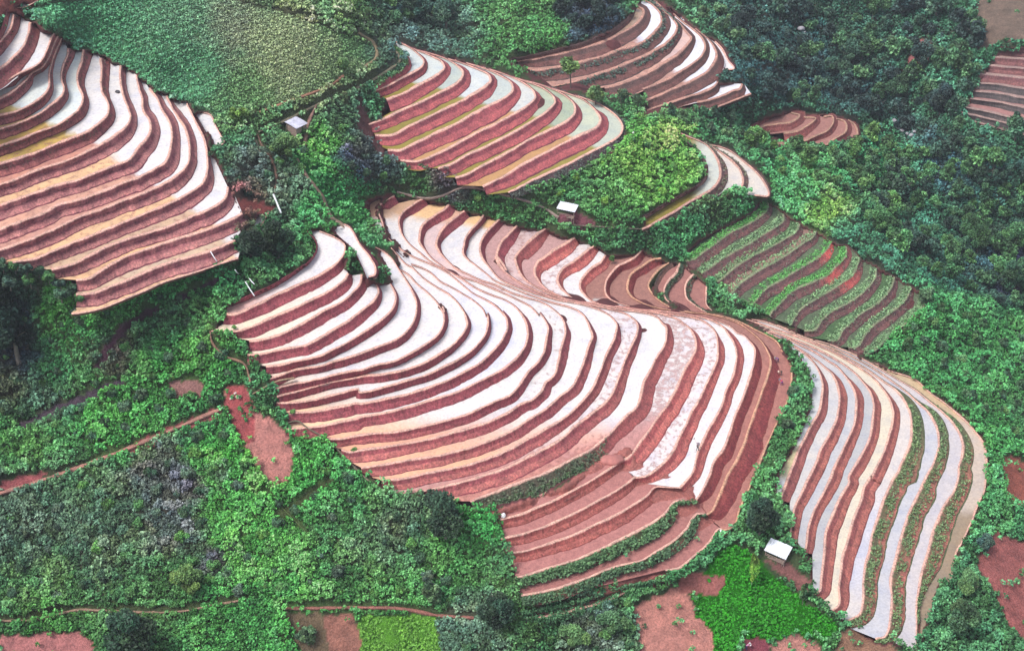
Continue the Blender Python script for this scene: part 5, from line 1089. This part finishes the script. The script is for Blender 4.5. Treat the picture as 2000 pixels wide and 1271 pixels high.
def hut(px, zfront, zback, base, label, roofmat, kind):
    """px: roof corners back-left, back-right, front-right, front-left"""
    zg = float(zt(*base))
    W = [Vector(up3(px[k][0], px[k][1], zg + (zback if k < 2 else zfront))) for k in range(4)]
    c = sum(W, Vector()) / 4; x = (W[1] - W[0]) + (W[2] - W[3]); x.z = 0; lx = x.length / 2; x.normalize()
    y = Vector((-x.y, x.x, 0)); f = ((W[2] + W[3]) - (W[0] + W[1])) / 2; ly = abs(f.dot(y)) ; ly = max(ly, 1.8)
    t = thing('field_hut', label, 'hut', (c.x, c.y, zg), math.atan2(x.y, x.x))
    hx, hy = lx / 2, ly / 2; sl = math.atan2(zback - zfront, ly)
    # corrugated roof sheet, sloping to the front (-y)
    bm = bmesh.new(); nx = 40
    rw = random.Random(3); top = []; bot = []
    for i in range(nx + 1):
        xx = -hx + 2 * hx * i / nx; w_ = 0.035 * math.sin(i * math.pi / 2); ea = rw.uniform(-0.10, 0.06) * (1 if (i // 5) % 2 else 0.4)
        for arr, dz_ in ((top, 0.0), (bot, -0.03)):
            arr.append([bm.verts.new((xx, -hy - ea * 0.3, zfront + w_ + dz_)), bm.verts.new((xx, 0.0, (zfront + zback) / 2 + w_ + dz_ + 0.05)), bm.verts.new((xx, hy + ea, zback + w_ + dz_))])
    for i in range(nx):
        for j in range(2):
            bm.faces.new((top[i][j], top[i + 1][j], top[i + 1][j + 1], top[i][j + 1])); bm.faces.new((bot[i][j], bot[i][j + 1], bot[i + 1][j + 1], bot[i + 1][j]))
        bm.faces.new((top[i][0], bot[i][0], bot[i + 1][0], top[i + 1][0])); bm.faces.new((top[i][2], top[i + 1][2], bot[i + 1][2], bot[i][2]))
    for i in (0, nx):
        for j in range(2): bm.faces.new((top[i][j], top[i][j + 1], bot[i][j + 1], bot[i][j]) if i == 0 else (top[i][j], bot[i][j], bot[i][j + 1], top[i][j + 1]))
    bm_obj('roof', bm, roofmat, t)
    for sx in (-1, 1):
        for sy in (-1, 1):
            bm = bmesh.new(); zt_ = (zfront if sy < 0 else zback) - 0.06
            add_tube(bm, [(sx * hx * 0.86, sy * hy * 0.8, -0.8), (sx * hx * 0.86, sy * hy * 0.8, zt_ + (0.1 if sy < 0 else -0.08))], 0.07)
            bm_obj('post', bm, M_WOOD, t)
    bm = bmesh.new()
    for sy in (-1, 1): add_box(bm, (0, sy * hy * 0.8, (zfront if sy < 0 else zback) - (0.02 if sy < 0 else 0.2)), (hx * 1.8, 0.08, 0.1))
    bm_obj('roof_beam', bm, M_WOOD, t)
    if kind in ('stilt', 'bench'):
        fz = 0.8 if kind == 'stilt' else 0.55; fy = hy * 0.85 if kind == 'stilt' else hy * 0.6; off = -hy * 0.15 if kind == 'stilt' else -hy * 0.62
        bm = bmesh.new()
        for k in range(14): add_box(bm, (0, off - fy + 2 * fy * (k + .5) / 14, fz + rw.uniform(-.01, .01)), (hx * 1.72, 2 * fy / 14 * 0.88, 0.06))
        for k in range(4): add_box(bm, (-hx * 0.8 + k * hx * 1.6 / 3, off, fz - 0.09), (0.09, 2 * fy, 0.1))
        bm_obj('floor', bm, M_WOOD, t)
        bm = bmesh.new()
        for zz_ in (fz + 0.35, fz + 0.62): add_box(bm, (0, off - fy, zz_), (hx * 1.72, 0.05, 0.07))
        for k in range(6): add_box(bm, (-hx * 0.84 + k * hx * 1.68 / 5, off - fy + 0.05, fz + 0.33), (0.05, 0.05, 0.62))
        bm_obj('railing', bm, M_WOOD, t)
        for k in range(4):
            bm = bmesh.new(); add_tube(bm, [(-hx * 0.7 + k * hx * 1.4 / 3, off - fy * 0.9, -0.8), (-hx * 0.7 + k * hx * 1.4 / 3, off - fy * 0.9, fz - 0.05)], 0.05, 6); bm_obj('stilt', bm, M_WOOD, t)
    if kind != 'bench':
        bm = bmesh.new(); z0 = 0.8 if kind == 'stilt' else -0.3
        for k in range(16): add_box(bm, (-hx * 0.82 + hx * 1.64 * (k + .5) / 16, hy * 0.72, (z0 + zback - 0.25) / 2), (hx * 1.64 / 16 * 0.93, 0.04, zback - 0.25 - z0 + rw.uniform(-.04, 0)))
        if kind == 'closed':
            for sx in (-1, 1):
                for k in range(8): add_box(bm, (sx * hx * 0.82, -hy * 0.72 + hy * 1.44 * (k + .5) / 8, (z0 + zfront - 0.1) / 2), (0.04, hy * 1.44 / 8 * 0.93, zfront - 0.1 - z0))
            for k in range(16):
                if k in (9, 10, 11): continue
                add_box(bm, (-hx * 0.82 + hx * 1.64 * (k + .5) / 16, -hy * 0.72, (z0 + zfront - 0.1) / 2), (hx * 1.64 / 16 * 0.93, 0.04, zfront - 0.1 - z0))
        bm_obj('wall', bm, M_WOOD, t)
    return t
hut([(1508, 1050), (1549, 1068), (1534, 1092), (1490, 1073)], 1.9, 2.7, (1520, 1112), 'white-roofed hut on wooden stilts beside the bright green field, below the dense dark tree', M_ROOFW, 'stilt')
hut([(1092, 393), (1128, 399), (1125, 416), (1089, 407)], 1.9, 2.4, (1108, 430), 'small open hut with a white roof and pale bench above the central terraces', M_ROOFW, 'bench')
hut([(560, 234), (583, 227), (597, 241), (574, 256)][::1], 1.9, 2.3, (578, 262), 'hut with a stained grey roof beside a round tree and footpath, upper left', M_ROOFG, 'closed')

# ---- people
M_SKIN = mat_plain('skin', (0.34, 0.19, 0.13), 0.6, 0, 0.06, 4)
def cloth(n, c): return mat_plain(n, c, 0.85, 0, 0.2, 8, 0.3)
M_HAT = cloth('straw_hat', (0.8, 0.74, 0.68)); M_HAIR = mat_plain('hair', (0.015, 0.013, 0.012), 0.5, 0, 0.1)
def person(u, v, pose, face, shirt, trousers, hatmat, label, tool=None, z=None):
    zg = float(zt(u, v)) if z is None else z; p = up3(u, v, zg)
    t = thing('person', label, 'person', tuple(p), face)
    J = {}  # joint: (pos, radius, parent)
    if pose == 'stand':
        J['pel'] = ((0, 0, .92), .125, None); J['waist'] = ((0, 0, 1.06), .115, 'pel'); J['chest'] = ((0.03, 0, 1.28), .135, 'waist'); J['neck'] = ((0.05, 0, 1.45), .055, 'chest')
        J['head'] = ((0.07, 0, 1.53), .08, 'neck'); J['skull'] = ((0.07, 0, 1.62), .085, 'head'); J['nose'] = ((0.165, 0, 1.565), .02, 'head')
        for s, st in ((1, .22), (-1, -.18)):
            n = 'l' if s > 0 else 'r'
            J[n + 'hip'] = ((0, .09 * s, .86), .09, 'pel'); J[n + 'knee'] = ((st * .55 + .05, .10 * s, .47), .058, n + 'hip'); J[n + 'ank'] = ((st, .1 * s, .08), .042, n + 'knee'); J[n + 'toe'] = ((st + .17, .11 * s, .03), .035, n + 'ank')
            J[n + 'sh'] = ((0.03, .18 * s, 1.38), .06, 'chest')
        J['lelb'] = ((.02, .30, 1.14), .045, 'lsh'); J['lwr'] = ((.16, .33, .93), .028, 'lelb')
        J['relb'] = ((.08, -.3, 1.2), .045, 'rsh'); J['rwr'] = ((.24, -.2, 1.38), .028, 'relb')
    else:
        J['pel'] = ((-.16, 0, .84), .125, None); J['waist'] = ((-.03, 0, .93), .11, 'pel'); J['chest'] = ((.2, 0, .93), .13, 'waist'); J['neck'] = ((.36, 0, .89), .052, 'chest')
        J['head'] = ((.44, 0, .86), .078, 'neck'); J['skull'] = ((.52, 0, .85), .082, 'head'); J['nose'] = ((.46, 0, .76), .02, 'head')
        for s in (1, -1):
            n = 'l' if s > 0 else 'r'
            J[n + 'hip'] = ((-.14, .1 * s, .78), .09, 'pel'); J[n + 'knee'] = ((-.02 + .08 * s, .14 * s, .44), .058, n + 'hip'); J[n + 'ank'] = ((-.1 + .1 * s, .15 * s, .06), .042, n + 'knee'); J[n + 'toe'] = ((.06 + .1 * s, .16 * s, .02), .034, n + 'ank')
            J[n + 'sh'] = ((.27, .17 * s, .9), .058, 'chest'); J[n + 'elb'] = ((.33, .22 * s, .64), .043, n + 'sh'); J[n + 'wr'] = ((.42, .14 * s, .40), .028, n + 'elb')
    for s, n in ((1, 'l'), (-1, 'r')):
        e = Vector(J[n + 'elb'][0]); w0 = Vector(J[n + 'wr'][0]); d = (w0 - e).normalized(); side = d.cross(Vector((0, 0, 1))); side = side.normalized() if side.length > .1 else Vector((0, 1, 0))
        J[n + 'palm'] = (tuple(w0 + d * .07), .034, n + 'wr')
        for k in range(4):
            b0 = w0 + d * .11 + side * (.018 * (k - 1.5)); L_ = (.062, .072, .068, .052)[k]; cur = d.cross(side) * .018
            J[f'{n}f{k}'] = (tuple(b0), .010, n + 'palm'); J[f'{n}g{k}'] = (tuple(b0 + d * L_ * .5 + cur * .4), .009, f'{n}f{k}'); J[f'{n}h{k}'] = (tuple(b0 + d * L_ + cur * 1.6), .0075, f'{n}g{k}')
        J[n + 'th'] = (tuple(w0 + d * .06 - side * .045), .011, n + 'palm'); J[n + 'ti'] = (tuple(w0 + d * .10 - side * .065), .009, n + 'th')
    names = list(J); me = bpy.data.meshes.new('tmp')
    me.from_pydata([J[n][0] for n in names], [(names.index(J[n][2]), names.index(n)) for n in names if J[n][2]], [])
    o = bpy.data.objects.new('tmp', me); SC.collection.objects.link(o)
    md = o.modifiers.new('s', 'SKIN'); sv = me.skin_vertices[0].data if me.skin_vertices else None
    if sv is None:
        me.attributes  # skin layer is made with the modifier
    sv = me.skin_vertices[0].data
    for i, n in enumerate(names): sv[i].radius = (J[n][1], J[n][1] * (0.8 if n in ('chest', 'waist', 'pel') else 1)); sv[i].use_root = (i == 0)
    md.use_smooth_shade = True
    sb = o.modifiers.new('b', 'SUBSURF'); sb.levels = 1; sb.render_levels = 1
    dg = bpy.context.evaluated_depsgraph_get(); m2 = bpy.data.meshes.new_from_object(o.evaluated_get(dg)); bpy.data.objects.remove(o)
    m2.name = 'body'; m2.materials.clear()
    for m in (M_SKIN, shirt, trousers): m2.materials.append(m)
    JP = [(Vector(J[n][0]), 0 if n[0:4] in ('head', 'skul', 'nose', 'neck') or n[1:] in ('wr', 'palm', 'th', 'ti', 'toe') or n[1] in 'fgh' and n[-1].isdigit() else (2 if n[1:] in ('hip', 'knee', 'ank') or n == 'pel' else 1)) for n in names]
    for f in m2.polygons:
        c = f.center; f.material_index = min(JP, key=lambda q: (q[0] - c).length)[1]
    b = bpy.data.objects.new('body', m2); SC.collection.objects.link(b); b.parent = t
    hd = Vector(J['skull'][0]); ax = (hd - Vector(J['neck'][0])).normalized(); q = ax.to_track_quat('Z', 'Y')
    bm = bmesh.new(); seg = 20; top = bm.verts.new(hd + q @ Vector((0, 0, .2)))
    rg = [[bm.verts.new(hd + q @ Vector((math.cos(a * 2 * math.pi / seg) * r, math.sin(a * 2 * math.pi / seg) * r, zz_))) for a in range(seg)] for r, zz_ in ((.12, .115), (.27, .0), (.26, -.015), (.1, .09))]
    for a in range(seg): bm.faces.new((top, rg[0][a], rg[0][(a + 1) % seg]))
    for r0, r1 in zip(rg[:-1], rg[1:]):
        for a in range(seg): bm.faces.new((r0[a], r1[a], r1[(a + 1) % seg], r0[(a + 1) % seg]))
    bm_obj('hat', bm, hatmat, t)
    bm = bmesh.new(); bmesh.ops.create_uvsphere(bm, u_segments=12, v_segments=8, radius=.092, matrix=Matrix.Translation(hd + q @ Vector((-.02, 0, -.005))) @ q.to_matrix().to_4x4()); bm_obj('hair', bm, M_HAIR, t)
    if tool:
        tt = thing('hoe', 'long wooden hoe over the shoulder of the person wading in the white paddy', 'hoe', tuple(p), face)
        bm = bmesh.new(); add_tube(bm, [(.62, -.2, 1.14), (.24, -.22, 1.40), (-.85, -.26, 2.05)], .02); bm_obj('handle', bm, M_WOOD, tt)
        bm = bmesh.new(); add_box(bm, (-.9, -.26, 1.95), (.05, .2, .3), Matrix.Rotation(.4, 3, 'Y')); bm_obj('blade', bm, mat_plain('dull_iron', (.2, .15, .18), .5, .7, .2), tt)
    return t
CZ = BLK['C']['Z']
person(1362, 881, 'stand', R(-70), cloth('dark_shirt', (.03, .03, .045)), cloth('dark_trousers', (.02, .02, .03)), cloth('dark_hat', (.22, .17, .2)), 'person in dark clothes wading in the long white paddy with a hoe on the shoulder', tool=True, z=CZ[20] + 0.02)
person(1518, 708, 'bend', R(150), cloth('purple_shirt', (.16, .07, .24)), cloth('plum_trousers', (.07, .04, .11)), M_HAT, 'person in a purple shirt and pale hat bending on the brown terrace, uppermost of three', z=CZ[23] + 0.02)
person(1525, 732, 'bend', R(200), cloth('brown_shirt', (.22, .12, .09)), cloth('grey_trousers', (.1, .08, .09)), cloth('tan_hat', (.78, .62, .5)), 'person in a brown shirt and tan hat bending on the brown terrace, middle of three', z=CZ[23] + 0.02)
person(1526, 752, 'bend', R(120), cloth('crimson_shirt', (.42, .03, .08)), cloth('violet_trousers', (.2, .07, .22)), cloth('grey_hat', (.62, .58, .64)), 'person in crimson and violet clothes bending on the brown terrace, lowest of three', z=CZ[23] + 0.02)
person(1458, 1268, 'bend', R(30), cloth('pink_shirt', (.5, .2, .32)), cloth('navy_trousers', (.05, .04, .12)), cloth('white_hat', (.85, .82, .84)), 'person in a pink shirt and white hat on the red plot at the bottom edge')

# ---- sacks, pipes, boulders, mounds
def blob(name, u, v, sx, sy, sz, mat, label, cat, group=None, seed=0, z=None, neck=False):
    zg = float(zt(u, v)) if z is None else z; p = up3(u, v, zg); r = np.random.default_rng(seed)
    bm = bmesh.new(); bmesh.ops.create_icosphere(bm, subdivisions=3, radius=1.0)
    for q in bm.verts:
        c = q.co; k = 1 + 0.28 * (fbm(c.x * 1.6 + seed, c.y * 1.6 + c.z * 1.3, seed) - .5) * 2; q.co = Vector((c.x * sx * k, c.y * sy * k, max(c.z, -0.45) * sz * k + 0.35 * sz))
        if neck and c.z > 0.8: q.co.z += sz * 0.35; q.co.x *= 0.5; q.co.y *= 0.5
    o = bm_obj(name, bm, mat); o.location = tuple(p); o.rotation_euler = (0, 0, r.uniform(0, 6)); o.data.polygons.foreach_set('use_smooth', np.ones(len(o.data.polygons), bool))
    return tag(o, label, cat, group)
blob('sack', 983, 1008, .42, .34, .42, M_SACK, 'white sack on the first red terrace right of the big dark tree', 'sack', seed=2, neck=True)
blob('sack', 1203, 902, .5, .32, .32, M_SACK, 'white sack on the bund where the muddy white paddy meets the red terraces', 'sack', seed=5, neck=True)
blob('sack', 1410, 1038, .45, .28, .2, M_SACK, 'flat white sack at the top corner of the bright green field', 'sack', seed=8)
blob('sack', 1236, 260, .4, .3, .25, M_SACK, 'white sack beside the round outer end of the upper middle terraces', 'sack', seed=9)
blob('sack', 1560, 1107, .22, .2, .2, mat_plain('yellow_sack', (.62, .55, .3), .7), 'pale yellow sack on the grass right of the stilt hut', 'sack', seed=10)
blob('sack', 1705, 1238, .3, .22, .2, M_SACK, 'small white sack at the lower end of the green banks, bottom right', 'sack', seed=12)
blob('mud_mound', 230, 181, .5, .36, .3, mat_plain('wet_mud', (.05, .045, .05), .6, 0, .3, 4, .5), 'small dark mound standing in a bright white paddy of the left hillside', 'mound', seed=4, z=BLK['A']['Z'][9])
blob('mud_mound', 1196, 901, 1.9, 1.1, .75, mat_plain('pink_mud', tuple(alb(186, 120, 112)), .9, 0, .2, 1.5, .6), 'pinkish mud heap under the white sack at the head of the lowest red terraces', 'mound', seed=6, z=BLK['C']['Z'][18] - .1)
for k, (u, v, s) in enumerate([(1747, 238, .8), (1755, 250, .9), (1762, 256, .6), (1780, 266, .8), (1786, 258, .5), (1772, 262, .5), (1565, 58, 1.0), (1572, 66, .6)]):
    blob('boulder', u, v, s, s * .8, s * .7, mat_plain('grey_stone', (.3, .29, .31), .85, 0, .3, 2, .6), 'pale boulder in the stream bed showing through the far wood', 'boulder', 'pale boulders in the stream', seed=20 + k, z=float(zt(u, v)) + 1.0)
for k, (u, v, s) in enumerate([(460, 768, .3), (466, 776, .45), (451, 779, .25)]):
    blob('boulder', u, v, s, s * .8, s * .6, mat_plain('pink_stone', (.6, .42, .4), .9), 'pale pink stone on the bare red landslip patch', 'stone', 'stones on the landslip', seed=40 + k)
def pipe(a, b, r, label, za=None, zb=None):
    za = float(zt(*a)) + .5 if za is None else za; zb = float(zt(*b)) + .3 if zb is None else zb
    A, B = Vector(up3(*a, za)), Vector(up3(*b, zb)); bm = bmesh.new(); M = (A + B) / 2 + Vector((0, 0, -.08))
    add_tube(bm, [A - A, M - A, B - A], r, 10)
    o = bm_obj('water_pipe', bm, M_PIPE); o.location = A; o.data.polygons.foreach_set('use_smooth', np.ones(len(o.data.polygons), bool)); return tag(o, label, 'pipe')
pipe((534, 380), (549, 416), .16, 'thick white pipe sloping over the dark gully below the grey-roofed hut', zb=float(zt(549, 416)) + 1.2, za=float(zt(534, 380)) + 1.0)
pipe((411, 491), (424, 511), .07, 'thin white pipe down the bank of the left hillside terraces', float(zt(411, 491)) + .7, float(zt(424, 511)) + .6)
pipe((459, 527), (466, 535), .08, 'short white pipe poking from the scrub below the left hillside', float(zt(459, 527)) + 1.6, float(zt(466, 535)) + 1.4)
pipe((479, 550), (497, 578), .09, 'longer of two white pipes dropping into the first big white paddy', float(zt(479, 550)) + 1.4, float(zt(497, 578)) + .5)
pipe((487, 544), (497, 555), .08, 'shorter of two white pipes above the first big white paddy', float(zt(487, 544)) + 1.6, float(zt(497, 555)) + 1.3)
for u, v, r, lb in [(573, 805, 8, 'low dark green weed clump at the left end of a tan paddy, upper one'), (692, 880, 8, 'low bright green weed clump at the left end of a tan paddy, lower one'), (458, 640, 7, 'small dark weed clump on the far left end of the second paddy')]:
    tree(u, v, r, 'bush', (1.0, 1.3, 0.6), lb, cat='shrub', name='weed_clump', hs=0.45)
# ------------------------------------------------------------------ air
m = bpy.data.materials.new('haze'); m.use_nodes = True; hn = m.node_tree; hn.nodes.clear()
out = hn.nodes.new('ShaderNodeOutputMaterial'); pv = hn.nodes.new('ShaderNodeVolumePrincipled')
pv.inputs['Color'].default_value = (0.86, 0.9, 1.0, 1); pv.inputs['Density'].default_value = 0.0002; pv.inputs['Anisotropy'].default_value = 0.2
hn.links.new(pv.outputs[0], out.inputs['Volume'])
allz = np.concatenate(VV)
lo = allz.min(0) - 1.0; hi = allz.max(0) + 3.0; hi[2] = max(hi[2], H + 2)
bm = bmesh.new(); add_box(bm, tuple((lo + hi) / 2), tuple(hi - lo)); stuff(bm_obj('haze', bm, m))
